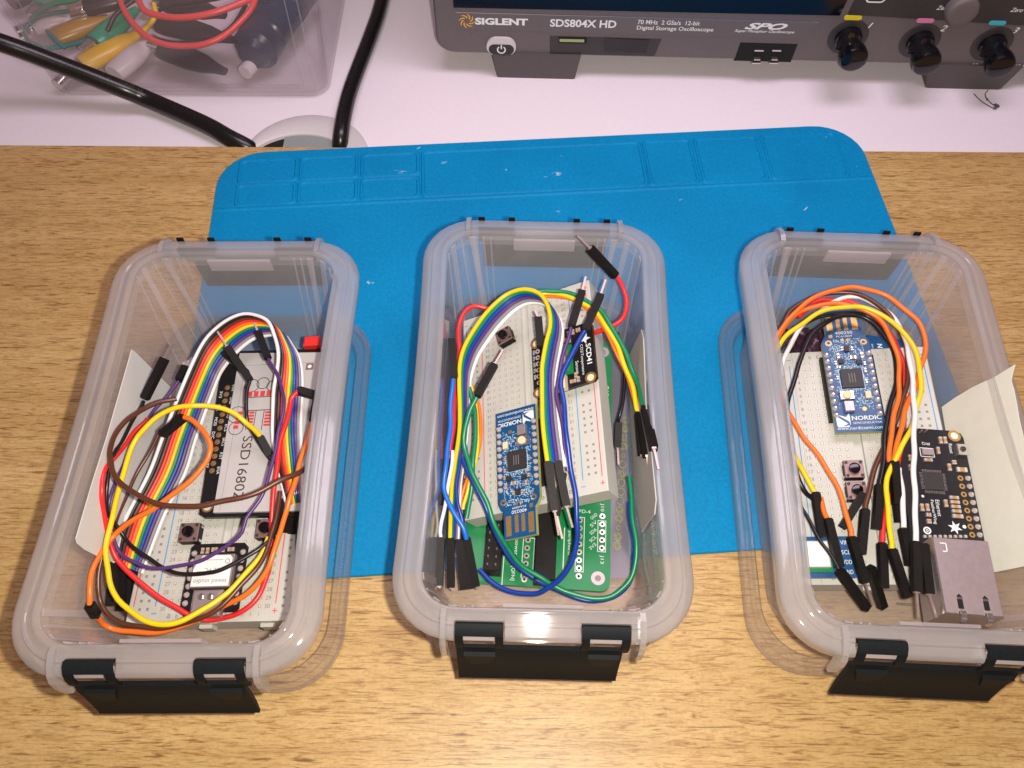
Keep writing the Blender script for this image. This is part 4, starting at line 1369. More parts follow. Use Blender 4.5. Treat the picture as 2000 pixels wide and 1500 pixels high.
def connector(t, i, A, B, pin=None, hw=1.8, name='connector'):
    A, B = (wpt(i, *q, gap=1.5) for q in (A, B))
    d = B - A; ln = np.linalg.norm(d); d /= ln
    s = np.cross(d, Z_); s /= np.linalg.norm(s)
    q = np.cross(s, d)
    mb = MB()
    c = (A + B) / 2
    mb.obox(c, d * ln / 2, s * hw, q * hw)
    mb.obox(A - d * .25, d * .3, s * hw * .8, q * hw * .8)
    mb.obox(c + d * ln * .12 + q * hw, d * ln * .14, s * hw * .55, q * .18)
    h = t.part(name, mb, M['housing'], world=True)
    if pin is not None:
        Pn = wpt(i, *pin, marg=.6)
        dd = Pn - B; l2 = np.linalg.norm(dd); dd /= l2
        s2 = np.cross(dd, Z_); s2 /= np.linalg.norm(s2); q2 = np.cross(s2, dd)
        mb = MB().obox((B + Pn) / 2, dd * l2 / 2, s2 * .48, q2 * .48)
        mb.obox(B, dd * .5, s2 * 1.0, q2 * 1.0)
        t.part('pin', mb, M['pin'], parent=h, world=True)
    return h
GRP = ['jumper wires in the left box', 'jumper wires in the middle box', 'jumper wires in the right box']
WR = random.Random(21)
def jumper(i, color, label, pts, conns=(), r=1.2, name='jumper_wire'):
    P = np.array([wpt(i, *q) for q in pts]) if pts else None
    base = P[int(np.argmin(P[:, 2]))] if P is not None else wpt(i, *conns[0][1])
    t = Thing(name, label, 'jumper wire', base, None, GRP[i])
    if P is not None:
        if len(P) > 3:      # ease the heights
            z = P[:, 2].copy(); zs = z.copy()
            zs[1:-1] = (z[:-2] + 2 * z[1:-1] + z[2:]) / 4
            uv = [(q[0], q[1]) for q in pts]
            P = np.array([at(u, v, zz) for (u, v), zz in zip(uv, zs)])
        Q = smoothpath(P, 2.0)
        ph = [WR.uniform(0, 6.28) for _ in range(6)]
        sarc = np.arange(len(Q)) * 2.0
        for c_ in range(2):     # slight kinks of a handled wire
            Q[1:-1, c_] += (0.34 * np.sin(sarc / 7.3 + ph[c_]) + 0.22 * np.sin(sarc / 3.1 + ph[c_ + 3]))[1:-1]
        t.part('insulation', MB().tube(Q, r, 10), wmat(color), smooth=True, world=True)
    for cn in conns:
        connector(t, i, *cn)
    return t
def zs(pts, *keys):
    """give a pixel polyline heights interpolated between the keys"""
    n = len(pts)
    kx = np.linspace(0, n - 1, len(keys))
    return [(u, v, float(np.interp(k, kx, keys))) for k, (u, v) in enumerate(pts)]
def ribbon(i, label, colors, A, Bp, keysA, keysB, r, conns=(), name='ribbon_cable'):
    A, Bp = zs(A, *keysA), zs(Bp, *keysB)
    PA = [wpt(i, *q) for q in A]; PB = [wpt(i, *q) for q in Bp]
    n = len(colors)
    base = min(PA + PB, key=lambda p: p[2])
    t = Thing(name, label, 'ribbon cable', base, None, GRP[i])
    pa, pb = smoothpath(np.array(PA), 2.2), None
    # strand k sits between the outer and the inner edge
    for k, c in enumerate(colors):
        f = k / (n - 1)
        P = np.array([a * (1 - f) + b * f for a, b in zip(PA, PB)])
        t.part(c + '_strand', MB().tube(smoothpath(P, 2.2), r, 8), wmat(c), smooth=True, world=True)
    for cn in conns:
        connector(t, i, *cn)
    return t

# --- left box
ribbon(0, 'rainbow ribbon of eleven bonded wires arching over the left box',
       ['white', 'black', 'brown', 'red', 'orange', 'yellow', 'green', 'blue', 'purple', 'grey', 'white'],
       [(223, 1100), (243, 1020), (291.5, 923.6), (320.8, 846), (361.9, 742), (394.7, 673), (424, 639.6), (456, 619), (485.6, 613), (520.8, 625), (535.5, 654), (543.6, 688.6), (541, 724.7), (534.8, 761), (532.6, 815), (533, 859), (541, 910), (556, 968), (560, 1006)],
       [(276.7, 1120), (320.8, 1006), (362, 922), (383, 854.7), (420.6, 751), (436.7, 718.7), (463.6, 686.5), (493, 663), (518, 655.7), (553, 654), (570.7, 676), (584, 699.8), (589.8, 732), (590, 776), (587.6, 822), (588, 856), (590, 903), (591, 970), (590, 1004)],
       [32, 40, 50, 58, 60, 56, 48, 40, 34], [25, 32, 42, 50, 52, 48, 40, 33, 28], .90,
       [((224, 1100, 27), (216, 1184, 20)), ((237, 1106, 26), (236, 1192, 19)), ((250, 1110, 25), (252, 1190, 18)), ((264, 1118, 24), (262, 1192, 18)),
        ((560, 1008, 30), (563, 1094, 20), (566, 1112, 17)), ((570, 1006, 30), (573, 1086, 20), (578, 1106, 17)), ((581, 1006, 30), (580, 1090, 21), (585, 1106, 18)), ((588, 1010, 33), (586, 1080, 25))])
jumper(0, 'yellow', 'yellow wire looping round the left box and crossing over the rainbow ribbon',
       zs([(509, 854), (496, 838), (481, 825), (458.8, 808), (430, 798), (400, 793.5), (372, 793), (347, 796), (320, 806), (297, 820), (278, 839), (263.6, 862), (247.5, 906), (233, 957), (221, 998), (211, 1040), (207.5, 1067), (208, 1093), (215, 1137), (226, 1162), (240, 1180), (276.7, 1209), (318, 1218), (360, 1211.7), (401.7, 1190), (430, 1170), (458, 1146), (491, 1105), (510, 1080), (524, 1050)],
          46, 58, 64, 62, 56, 52, 50, 48, 46, 44), [((509, 854, 46), (528, 889, 40))])
jumper(0, 'orange', 'orange wire with a small inner loop across the lower rainbow ribbon in the left box',
       zs([(360, 815), (375, 820), (397, 839), (408.8, 865), (407, 887), (400, 906), (378, 934), (341, 964.7), (304.7, 991), (268, 1008.7), (241.6, 1027.8), (219, 1050), (198, 1080), (183, 1113), (176.7, 1150), (175, 1181)],
          62, 64, 60, 56, 50, 40, 32), [((358, 815, 61), (318, 848, 54)), ((175, 1181, 32), (188, 1202, 28))])
jumper(0, 'orange', 'orange wire running up the right wall of the left box from under the yellow loop',
       zs([(188, 1205), (206.7, 1221.7), (240, 1233), (300, 1234), (370, 1218), (432, 1188), (484, 1157), (518.7, 1115), (536, 1077), (553, 1023), (563.7, 990), (567.8, 968.7), (585, 902.7), (596, 873), (603, 848), (612, 824)],
          28, 28, 38, 48, 50, 54, 56), [((612, 824, 56), (620, 776, 58))])
jumper(0, 'brown', 'brown wire in a high open loop sweeping across the middle of the left box',
       zs([(345, 779), (312, 784.7), (282.7, 796), (264, 808), (246, 824), (224, 850.7), (216.7, 878.6), (217.4, 898.7), (219.6, 920.7), (234, 942.7), (262, 964.7), (297, 980.8), (334, 989), (385, 986.7), (424, 980.4), (468, 973), (512, 958.4), (556, 936.4), (585, 921.7), (607, 908)],
          50, 58, 66, 68, 68, 66, 62))
jumper(0, 'brown', 'brown wire tucked just outside the yellow loop at the near end of the left box',
       zs([(203, 1075), (196, 1110), (193, 1150), (197, 1178), (215, 1202), (253, 1220), (310, 1228), (360, 1219), (395, 1206), (426.7, 1186), (466.7, 1146), (504.8, 1104.8), (527, 1063), (541, 997), (547, 960)],
          42, 38, 40, 46, 46, 44), r=1.1)
jumper(0, 'brown', 'straight dark brown wire beside the white edge of the rainbow ribbon',
       zs([(314, 838), (309, 849), (282.7, 898.7), (262, 938), (246, 972), (228.4, 1013), (216, 1050)], 44, 42, 34, 28), r=.9)
jumper(0, 'red', 'red wire round the left box, rising at its right to a sideways connector',
       zs([(290, 818), (262, 846), (238.7, 875.6), (224, 895.7), (202, 922), (197.6, 964.7), (202, 1008.7), (213.7, 1052.7), (226, 1084), (240, 1103), (276.7, 1140), (310, 1168), (343, 1188), (368, 1201), (397, 1208.8), (432, 1207), (466.7, 1196.7), (501, 1167), (522, 1124), (530, 1080), (532, 1030), (531, 990.7), (535.5, 946.7), (544, 888), (556, 836.7), (566, 800), (569, 779), (582, 764)],
          46, 48, 44, 40, 32, 26, 30, 40, 50, 54), [((584, 763, 54), (622, 774, 55))])
jumper(0, 'purple', 'purple wire looping from under the ribbon arch round the left box',
       zs([(524, 699), (538, 729), (550, 758), (554.6, 783), (552, 818), (548.7, 829), (540, 866), (529.6, 910), (518, 949.6), (504.7, 980), (482.7, 1012.7), (475, 1037), (449, 1061.5), (414.7, 1084), (380, 1099.6), (343, 1108), (310, 1110), (276.7, 1103), (243, 1085), (221.7, 1058), (211.7, 1016.7), (212, 986.7), (216.7, 964.7), (224, 945.6), (240, 909), (275, 839), (297, 808), (326.7, 774), (348.7, 745)],
          56, 60, 58, 54, 48, 44, 42, 40, 38, 36), [((523, 699, 56), (504, 648, 58), (497, 631, 59)), ((350, 743, 36), (363, 716, 36))], r=.85)
jumper(0, 'black', 'black wire with an upright connector over the white card in the left box',
       zs([(280, 784), (256, 825.7), (234, 869.7), (228.4, 880), (215, 912), (208, 945), (207, 975), (210, 1000), (222, 1020), (241.6, 1045), (253, 1060), (276.7, 1081.7), (310, 1105), (343, 1118), (376.7, 1121), (410, 1117), (432, 1112), (475, 1094), (510, 1070), (532.5, 1044), (546, 1006), (553, 975)],
          50, 44, 40, 40, 42, 46, 46, 40), [((283, 778, 51), (322, 700, 58), (338, 672, 60))], r=.95)
jumper(0, 'black', 'black wire bending over the striped drawing on the display in the left box',
       zs([(488, 744), (484, 757), (482.7, 776), (482.7, 812.7), (487, 829), (504.7, 861.6), (523.7, 894), (536, 908)], 52, 50, 44, 40), [((488, 742, 52), (444, 678, 58), (425, 648, 60)), ((482, 730, 48), (438, 688, 50))], r=.95)

# --- middle box
ribbon(1, 'ribbon of six bonded wires with a yellow edge arching through the middle box',
       ['yellow', 'green', 'blue', 'purple', 'grey', 'white'],
       [(879, 1052), (882, 956), (887, 913), (896.7, 846.7), (898, 800), (896.7, 746.7), (898.7, 706.7), (909, 673), (933, 633), (957, 602.7), (986.7, 577), (1013, 566), (1033, 565.5), (1053, 573), (1067, 591), (1074, 615), (1074, 640), (1067, 667), (1059, 713), (1058.5, 740), (1058.7, 780), (1060, 827), (1065, 873), (1069, 901)],
       [(894, 1054), (898, 956), (903, 913), (911, 853), (915, 800), (917, 753), (921, 729), (933, 696), (952, 666.7), (975, 636), (1002, 609), (1027, 593), (1050.7, 591), (1070, 597), (1087, 615), (1097, 634), (1098, 655), (1094, 681), (1087, 722), (1084, 753), (1087, 787), (1093, 838), (1099, 882), (1103, 912)],
       [32, 44, 56, 64, 72, 74, 72, 68, 66], [30, 38, 50, 58, 66, 68, 66, 64, 62], 1.02,
       [((861, 1052, 32), (858, 1144, 20), (858, 1153, 19)), ((880, 1053, 33), (881, 1146, 21), (884, 1153, 20)), ((897, 1056, 32), (906, 1150, 20)), ((1070, 903, 65), (1083, 997, 58), (1091, 1045, 52)),
        ((1089, 902, 64), (1106, 988, 57), (1118, 1030, 52)), ((1100, 925, 55), (1087, 1006, 45), (1098, 1052, 40))])
jumper(1, 'white', 'pale grey wire dropping to the leftmost black connector in the middle box',
       zs([(884, 880), (878, 930), (871, 975), (864, 1020), (861, 1050)], 46, 40, 32), r=.9)
jumper(1, 'blue', 'blue wire from an upper pin connector, sweeping round the near end of the middle box',
       zs([(1144, 644), (1127, 674.7), (1106.7, 715), (1098, 735), (1094.7, 755), (1100, 793), (1104, 822), (1109, 866), (1116, 910), (1122, 961), (1126.5, 1017), (1126, 1060), (1118, 1098), (1093.6, 1133), (1066, 1151.7), (1045, 1159.5), (1008, 1157.6), (980, 1146), (952, 1128), (936, 1112)],
          76, 72, 72, 66, 54, 40, 26, 20, 20), [((1143, 645, 76), (1173, 576, 78), (1183, 547, 79))])
jumper(1, 'purple', 'purple wire beside the white ribbon edge, from an upright pin connector in the middle box',
       zs([(1116, 635), (1106.7, 667), (1098, 705), (1091, 740), (1088, 767), (1092, 800), (1098, 840), (1104, 885), (1109, 920)], 76, 72, 70, 66, 60), [((1116, 637, 76), (1137, 569, 78), (1144, 541, 79))], r=.9)
jumper(1, 'green', 'green wire from a slanted connector, circling the near end of the middle box',
       zs([(931, 776), (917, 802.7), (911, 828), (908, 853), (909, 873), (914.7, 900), (921, 921), (929.6, 937), (944.5, 971), (961, 1012), (978, 1046), (998.7, 1079), (1026.7, 1109), (1064, 1135), (1081, 1144), (1112, 1159), (1150, 1168), (1188.6, 1165), (1211.6, 1151.6), (1231.6, 1128.6), (1240.8, 1098), (1242, 1067), (1238, 1021), (1234, 975), (1229, 930)],
          58, 52, 46, 44, 36, 24, 20, 20, 24, 30, 34), [((932, 773, 58), (966, 712, 60), (982.5, 684, 61))])
jumper(1, 'blue', 'blue wire bonded beneath the green circling wire of the middle box',
       zs([(904, 893), (914, 918), (925, 941), (940, 975), (956, 1015), (973, 1050), (994, 1084), (1022, 1114), (1060, 1140), (1080, 1150), (1112, 1164), (1150, 1172), (1190, 1169), (1214, 1155), (1232, 1130), (1238, 1100), (1239, 1066), (1234, 1021), (1230, 980)],
          42, 42, 34, 22, 17, 17, 21, 27, 31))
TRIO = [('green', (0, 0)), ('yellow', (-1.4, 8)), ('orange', (-1.8, 13))]
tp = [(1040, 573), (1060, 567), (1093, 569), (1120, 576), (1153, 592), (1173, 607), (1190.7, 631), (1206.7, 657), (1220, 687), (1233, 720), (1246.7, 753), (1258.7, 795)]
pl = [(1046, 580), (1062, 574), (1093, 575.5), (1119, 582), (1149, 598), (1168, 613), (1185, 637), (1199, 661), (1211, 690), (1222, 722), (1235, 757), (1247, 806)]
ol = [(1052, 588), (1066, 580), (1093, 581), (1117, 587), (1146, 603), (1165, 619), (1181, 642), (1194, 665), (1207, 693), (1219, 725), (1232, 760), (1244, 806)]
jumper(1, 'green', 'green wire of the bonded trio bowing over the far right of the middle box', zs(tp, 62, 64, 66, 64, 58, 50), [((1259, 797, 50), (1277, 876, 40), (1286, 917, 36))])
jumper(1, 'yellow', 'yellow wire of the bonded trio bowing over the far right of the middle box', zs(pl, 61, 63, 65, 63, 57, 49), [((1247, 808, 49), (1254, 888, 40), (1256, 926, 36))])
jumper(1, 'orange', 'orange wire of the bonded trio bowing over the far right of the middle box', zs(ol, 59, 61, 63, 61, 55, 47), [((1250, 812, 45), (1264, 890, 37), (1267, 930, 33))], r=.85)
TL = [[(916, 757), (921, 785), (926, 803), (929, 833), (927, 880), (925, 917), (920, 956), (911, 1012)], [(917, 745), (925, 778), (931, 803), (934.7, 833), (932, 880), (925, 915), (914.7, 945), (904, 995)], [(918, 738), (929, 775), (936, 805), (939, 840), (934, 885), (922, 917), (907, 950), (894, 1006)]]
jumper(1, 'green', 'green wire of the trio lying on the left edge of the tilted breadboard', zs(TL[0], 47, 44, 40, 30))
jumper(1, 'yellow', 'yellow wire of the trio lying on the left edge of the tilted breadboard', zs(TL[1], 46, 43, 39, 29), r=.9)
jumper(1, 'orange', 'orange wire of the trio lying on the left edge of the tilted breadboard', zs(TL[2], 45, 42, 38, 28), r=.85)
jumper(1, 'red', 'red wire standing up at the far right of the middle box',
       zs([(1202, 538), (1211, 550), (1220, 571), (1223, 591), (1216, 617), (1200, 634), (1178, 645), (1160, 650)], 66, 66, 60, 56), [((1202, 539, 66), (1152, 485, 80), (1127, 461, 84))])
jumper(1, 'red', 'red wire curling at the far left of the middle box behind the yellow ribbon edge',
       zs([(960, 604), (945, 600), (926.7, 598.7), (906.7, 610.7), (897, 633), (894.7, 660), (896, 690), (893, 740), (886, 813), (881, 860), (878, 900)], 50, 52, 52, 46, 40, 34), [((878, 900, 34), (868, 985, 24))])
jumper(1, 'lightblue', 'bright blue wire hanging from the black connector at the left wall of the middle box',
       zs([(887, 733), (884, 760), (880, 813), (876, 853), (871, 909), (869, 937), (871, 962), (885, 1000), (905, 1030), (911, 1053)], 54, 50, 44, 40, 34), [((888, 737, 54), (882, 662, 60)), ((912, 1053, 33), (930, 1144, 20), (932, 1150, 19))])
jumper(1, 'blue', 'dark blue wire right of the yellow ribbon strand, lower left of the middle box',
       zs([(899, 850), (897, 900), (893, 940), (896, 985), (904, 1020), (909, 1052)], 42, 40, 36, 31), [((907, 1055, 31), (921, 1148, 19))], r=.9)
jumper(1, 'black', 'black wire with a short upright connector at the groove of the tilted breadboard', None, [((1056, 676, 66), (1051, 620, 70), (1045, 608, 71))])
jumper(1, 'black', 'black wire hanging between the green board and right wall of the middle box',
       zs([(1206, 650), (1213, 680), (1218, 722), (1218.7, 753), (1215, 787), (1209.5, 815), (1208, 826)], 40, 38, 34, 28), [((1208, 826, 28), (1206, 874, 22), (1208, 908, 20))], r=.95)

# --- right box
jumper(2, 'orange', 'outermost orange wire in the wide round loop of the right box',
       zs([(1506, 690), (1513.6, 662), (1534, 632), (1568, 596), (1602, 575.7), (1644.5, 563.8), (1678.5, 563), (1721, 572), (1755, 592.7), (1789, 625), (1806, 659), (1806, 693), (1797.5, 723.6), (1792, 749), (1777.5, 777.5), (1767, 803), (1759.5, 837.5), (1752, 870), (1747, 900)],
          44, 52, 58, 60, 60, 58, 57, 57, 58), [((1746, 902, 58), (1752, 985, 52))])
jumper(2, 'orange', 'inner orange wire of the right box, passing just under the yellow arch',
       zs([(1508, 700), (1522, 655), (1556, 613), (1593.5, 597), (1636, 592), (1670, 599), (1695.5, 610), (1721, 630), (1743, 667.5), (1755, 701.5), (1757.6, 744), (1755, 775), (1746, 807.5), (1740, 845), (1738, 905)],
          42, 52, 56, 56, 54, 53, 54), [((1738, 906, 54), (1724, 980, 47))])
jumper(2, 'brown', 'brown wire bundled inside the outermost orange loop of the right box',
       zs([(1508, 672), (1542.5, 612), (1585, 582), (1627.5, 571), (1661.5, 571), (1695.5, 584), (1729.5, 608), (1755, 637), (1768.6, 676), (1772, 710), (1770, 755), (1762, 792), (1750, 822), (1735, 855), (1717, 889), (1706, 930), (1696, 970), (1691, 994)],
          42, 50, 56, 58, 56, 52, 50, 49, 48), [((1690, 996, 48), (1682, 1082, 42))])
jumper(2, 'white', 'white wire ringing the right box and ending in a connector beside the metal socket',
       zs([(1523.8, 741), (1530.6, 706.6), (1551, 662), (1576.5, 625), (1602, 606), (1644.5, 583), (1670, 580), (1695.5, 587), (1738, 612), (1762, 650), (1775, 693), (1782, 727), (1784, 770), (1785, 830), (1786.5, 890), (1785, 950), (1787, 1005), (1789, 1058)],
          36, 46, 52, 54, 58, 62, 65, 67, 69), [((1789, 1060, 69), (1790, 1156, 65), (1793, 1204, 61)), ((1803, 1064, 69), (1814, 1160, 65), (1828, 1206, 61))])
jumper(2, 'yellow', 'yellow wire arching over the blue board of the right box down to the near end',
       zs([(1507, 700), (1517, 681), (1542.5, 650.5), (1585, 620), (1619, 604.6), (1653, 599), (1687, 599.8), (1721, 613), (1755, 640), (1780.5, 674), (1794, 706.6), (1799, 744), (1797.5, 775), (1788, 807.5), (1777.5, 840), (1755, 885), (1738.5, 916), (1733, 950), (1734.6, 1004), (1742, 1072)],
          46, 56, 62, 64, 64, 64, 61, 56, 50), [((1742, 1074, 50), (1772, 1166, 42))])
jumper(2, 'red', 'red wire hidden among the orange wires of the right box',
       zs([(1560, 620), (1593.5, 591), (1627.5, 586), (1661.5, 590), (1704, 612), (1731, 642), (1750, 672), (1763, 712), (1765, 761), (1768, 800), (1766, 840), (1756, 890), (1744, 940), (1734, 985), (1726, 1026), (1723, 1060)],
          48, 52, 52, 50, 48, 48, 47, 47), [((1723, 1062, 47), (1726, 1148, 39))])
jumper(2, 'black', 'thicker black wire curving over the left breadboard holes in the right box',
       zs([(1592, 978), (1580, 968), (1570, 957), (1555.5, 927.5), (1549, 882), (1543, 845), (1538, 807.5), (1540, 775), (1556, 727), (1573, 681), (1588, 650), (1610.5, 631), (1636, 618), (1661.5, 616), (1687, 621), (1712.5, 637), (1738, 669), (1749, 706.6), (1750, 744), (1746, 770), (1734, 815), (1727, 860), (1723.5, 920), (1718, 950)],
          30, 36, 42, 50, 52, 52, 52, 52, 52), [((1718, 948, 52), (1712, 1034, 46))])
jumper(2, 'black', 'thinner of two black wires arching over the gold contacts in the right box',
       zs([(1512, 700), (1540, 662), (1565, 638), (1595, 621), (1627.5, 613.5), (1661.5, 612), (1690, 617), (1718, 633), (1743, 665), (1754, 700), (1760, 745), (1757, 790), (1748, 840), (1742, 890), (1745, 930)],
          38, 44, 46, 48, 50, 50), [((1746, 932, 50), (1758, 1020, 45))], r=.9)
jumper(2, 'orange', 'orange wire slanting down across the breadboard holes to the left sensor board',
       zs([(1524, 768), (1531.5, 788), (1545, 815), (1567.5, 851), (1597.5, 890), (1620, 921.5), (1634.7, 946.7), (1646.7, 980), (1657, 1020), (1663, 1048)], 40, 44, 46, 46, 46), [((1663, 1050, 46), (1689, 1138, 38), (1704, 1182, 32))])
jumper(2, 'yellow', 'short yellow wire at the left edge of the right box, ending in a connector',
       zs([(1538, 850), (1552.5, 888.5), (1567.5, 917), (1580, 938), (1592, 962)], 36, 40, 40), [((1593, 964, 40), (1606, 1048, 38))])
jumper(2, 'orange', 'short orange stub between two black connectors at the left of the right box',
       zs([(1603, 972), (1609, 995), (1616, 1013)], 40, 42), [((1617, 1015, 42), (1640, 1108, 39))])
jumper(2, 'black', 'thin black wire running down to the lowest connector of the right box',
       zs([(1558, 955), (1565, 986.7), (1580, 1017), (1600, 1053), (1616.7, 1077), (1638, 1112)], 36, 40, 42), [((1640, 1115, 42), (1693, 1188, 28))], r=.85)
jumper(2, 'black', 'black connector lying diagonally beyond the slanting orange wire in the right box', None, [((1686, 965, 43), (1645, 1030, 38))])
jumper(2, 'black', 'black connector at the near end, pointing at the right box front wall', None, [((1700, 1108, 36), (1724, 1186, 22))])
jumper(2, 'white', 'short white wire end dropping between yellow wire and network board in the right box',
       zs([(1756, 915), (1760, 950), (1763, 990), (1765, 1031)], 54, 54), [((1765, 1033, 53), (1778, 1104, 47))], r=1.2)
mb = MB(); a, b = wpt(2, 1752, 1178.6, 11), wpt(2, 1781, 1181, 11)
mb.tube(np.array([a, (a + b) / 2, b]), .45, 6)
flat('loose_pin', mb, M['pin'], label='loose copper coloured pin on the floor of the right box near the front wall', cat='pin')

# ------------------------------------------------------------------ far side: power cables and grommet
def cable(label, pts, r):
    P = np.array([at(u, v, z) for u, v, z in pts])
    t = flat('power_cable', MB().tube(smoothpath(P, 4), r, 16), M['cable'], label=label, cat='cable', smooth=True)
    return t
yb = lambda u, v, y: (u, v, float(hit(u, v, (0, y, 0), (0, 1, 0))[2]))
cable('thick black cable slanting from the left down into the desk grommet', [yb(-160, 20, 452), yb(-60, 62, 455), yb(15, 88, 456), yb(60, 104, 457), yb(120, 127, 457), yb(180, 150, 456), yb(240, 174, 455), (300, 199, 4), (400, 243, 2.5), (445, 268, 0.5), (490, 292, -6), (525, 320, -22)], 6.0)
cable('thick black cable rising from the desk grommet, left of the oscilloscope', [(664, 320, -22), (664, 296, -8), (665, 270, 1), (672, 225, 4), (684, 178, 3), (702, 128, 2), (724, 70, 1.5), (741, 20, 1.2), (754, -40, 1.2), (760, -110, 1.2)], 5.4)
t = Thing('cable_grommet', 'round white desk grommet half covered by the wooden desk top', 'grommet', (-142, 408, -5))
mb = MB()
n = 48
def ell(rx, ry, cx, cy, z):
    return [(cx + rx * math.cos(2 * math.pi * k / n), cy + ry * math.sin(2 * math.pi * k / n), z) for k in range(n)]
mb.loft([ell(43.5, 42.5, 0, 0, .02), ell(43, 42, 0, 0, 2.0), ell(41, 40, 0, 0, 3.0), ell(38, 31, -4, -6.5, 3.0), ell(36.5, 29.5, -4, -6.5, 2.0), ell(36, 29, -4, -6.5, .05)])
t.part('ring', mb, M['grommet'], smooth=True)
mb = MB().add(ell(36.2, 29.2, -4, -6.5, .04), [tuple(range(n))])
t.part('opening', mb, M['void'])  # flat black disc above the desk, painted darkness of the hole
mb = MB().box(-17, 4, .1, 19, 22.8, 1.2)
t.part('brush_insert', mb, M['grommet2'])

# ------------------------------------------------------------------ far side: bin of test leads
bx0, bx1, by0, by1, bh = -331.0, -133.5, 469.5, 640.0, 118.0
t = Thing('test_lead_bin', 'clear plastic bin of crocodile clips and test leads on the white desk', 'storage bin', ((bx0 + bx1) / 2, (by0 + by1) / 2, -5))
hw, hl = (bx1 - bx0) / 2, (by1 - by0) / 2
def bl_(dx, r, z):
    return [(x, y, z) for x, y, z in rrect(hw + dx, hl + dx, r, z)]
mb = MB()
mb.loft([bl_(-2, 12, .3), bl_(0, 13, 1.5), bl_(6, 17, bh), bl_(10, 20, bh + .5), bl_(10, 20, bh + 3), bl_(5, 16, bh + 3), bl_(4.4, 16, bh), bl_(-1.6, 12, 3.0), bl_(-3, 11, 2.2)], close_first=True, close_last=True)
t.part('tub', mb, M['bin'], smooth=True)
mb = MB()
for xx in (hw - 16, hw - 8, -hw + 12):
    mb.add([(xx, -hl + .2, 2), (xx + .8, -hl + .2, 2), (xx + 5.4, -hl - 5.4, bh), (xx + 4.6, -hl - 5.4, bh)], [(0, 1, 2, 3)])
mb.obox((8, -hl + 10, 2.6), (70, 0, 0), (0, .8, 0), (0, 0, .5))
t.part('moulded_ribs', mb, M['rib'])

def croc(label, pa, pb, z, color, metal=True):
    """sleeved crocodile clip: tapered sleeve from its wide mouth pa to its lead end pb"""
    A, B = at(*pa, z), at(*pb, z)
    d = B - A; ln = np.linalg.norm(d); d /= ln
    s = np.cross(d, Z_)
    t = Thing('crocodile_clip', label, 'crocodile clip', A - np.array([0, 0, 8]), None, 'crocodile clips in the clear bin')
    mt = color
    mb = MB()
    prof = [(7.8, 0), (8.8, 5), (9.0, ln * .45), (7.4, ln * .68), (4.4, ln * .86), (3.2, ln)]
    mb.lathe(A, d, prof, 18)
    for k, vv in enumerate(mb.v):
        q = np.array(vv) - A
        hz = q[2]
        mb.v[k] = tuple(A + q - np.array([0, 0, hz * .28]))
    t.part('sleeve', mb, mt, smooth=True, world=True)
    if metal:
        for sg in (-1, 1):
            mb = MB()
            mb.obox(A - d * 5 + Z_ * sg * 2.6, d * 6.5, s * 3.0, Z_ * .8)
            t.part('jaw', mb, M['tin'], world=True)
        mb = MB().lathe(A - d * 2 - s * 5, s, [(1.6, 0), (1.6, 10)], 10)
        t.part('hinge_pin', mb, M['tin'], world=True, smooth=True)
    return t
plast = lambda n_, c: mat(n_, c, 0.3, var=.08, scale=200)
croc('green sleeved crocodile clip in the clear bin, jaws towards the black cable', (185, 84), (268, 18), 14, plast('green_sleeve', (.01, .30, .16)))
croc('bright yellow crocodile clip sleeve lying below the green one in the clear bin', (160, 128), (280, 62), 10, plast('yellow_sleeve', (.72, .45, .02)))
croc('white crocodile clip sleeve nearest the front wall of the clear bin', (222, 144), (305, 72), 9, plast('white_sleeve', (.66, .60, .62)), False)
croc('white crocodile clip sleeve far left in the clear bin, under a teal lead', (66, 54), (160, 22), 12, plast('white_sleeve', (.66, .60, .62)))
croc('mustard crocodile clip sleeve between the white and green ones in the clear bin', (102, 76), (212, 34), 10, plast('mustard_sleeve', (.40, .22, .03)), False)
croc('green crocodile clip at the top left edge of the photo in the clear bin', (80, 16), (125, -40), 16, plast('green_sleeve', (.01, .30, .16)))
croc('black crocodile clip with silver jaws in the middle of the clear bin', (318, 96), (440, 140), 12, plast('black_sleeve', (.025, .022, .03)))
croc('black crocodile clip behind the lower red lead in the clear bin', (312, 46), (455, 78), 18, plast('black_sleeve', (.025, .022, .03)))
croc('black crocodile clip at the top of the clear bin beside a yellow collar', (322, 4), (440, 30), 22, plast('black_sleeve', (.025, .022, .03)))
croc('dark sleeved clip lying along the top left of the clear bin', (165, 14), (290, -16), 18, plast('black_sleeve', (.025, .022, .03)))
croc('dark clip sleeve in the upper left corner of the clear bin', (20, 4), (95, -40), 10, plast('black_sleeve', (.025, .022, .03)), False)
P = np.array([at(u, v, z) for u, v, z in ((112, 166, 4.5), (128, 150, 5), (146, 132, 6))])
t = Thing('metal_plug', 'small silver plug tip at the front left corner of the clear bin', 'plug', P[0] - np.array([0, 0, 4]))
t.part('sleeve', MB().tube(P, 4.0, 16), M['tin'], world=True, smooth=True)
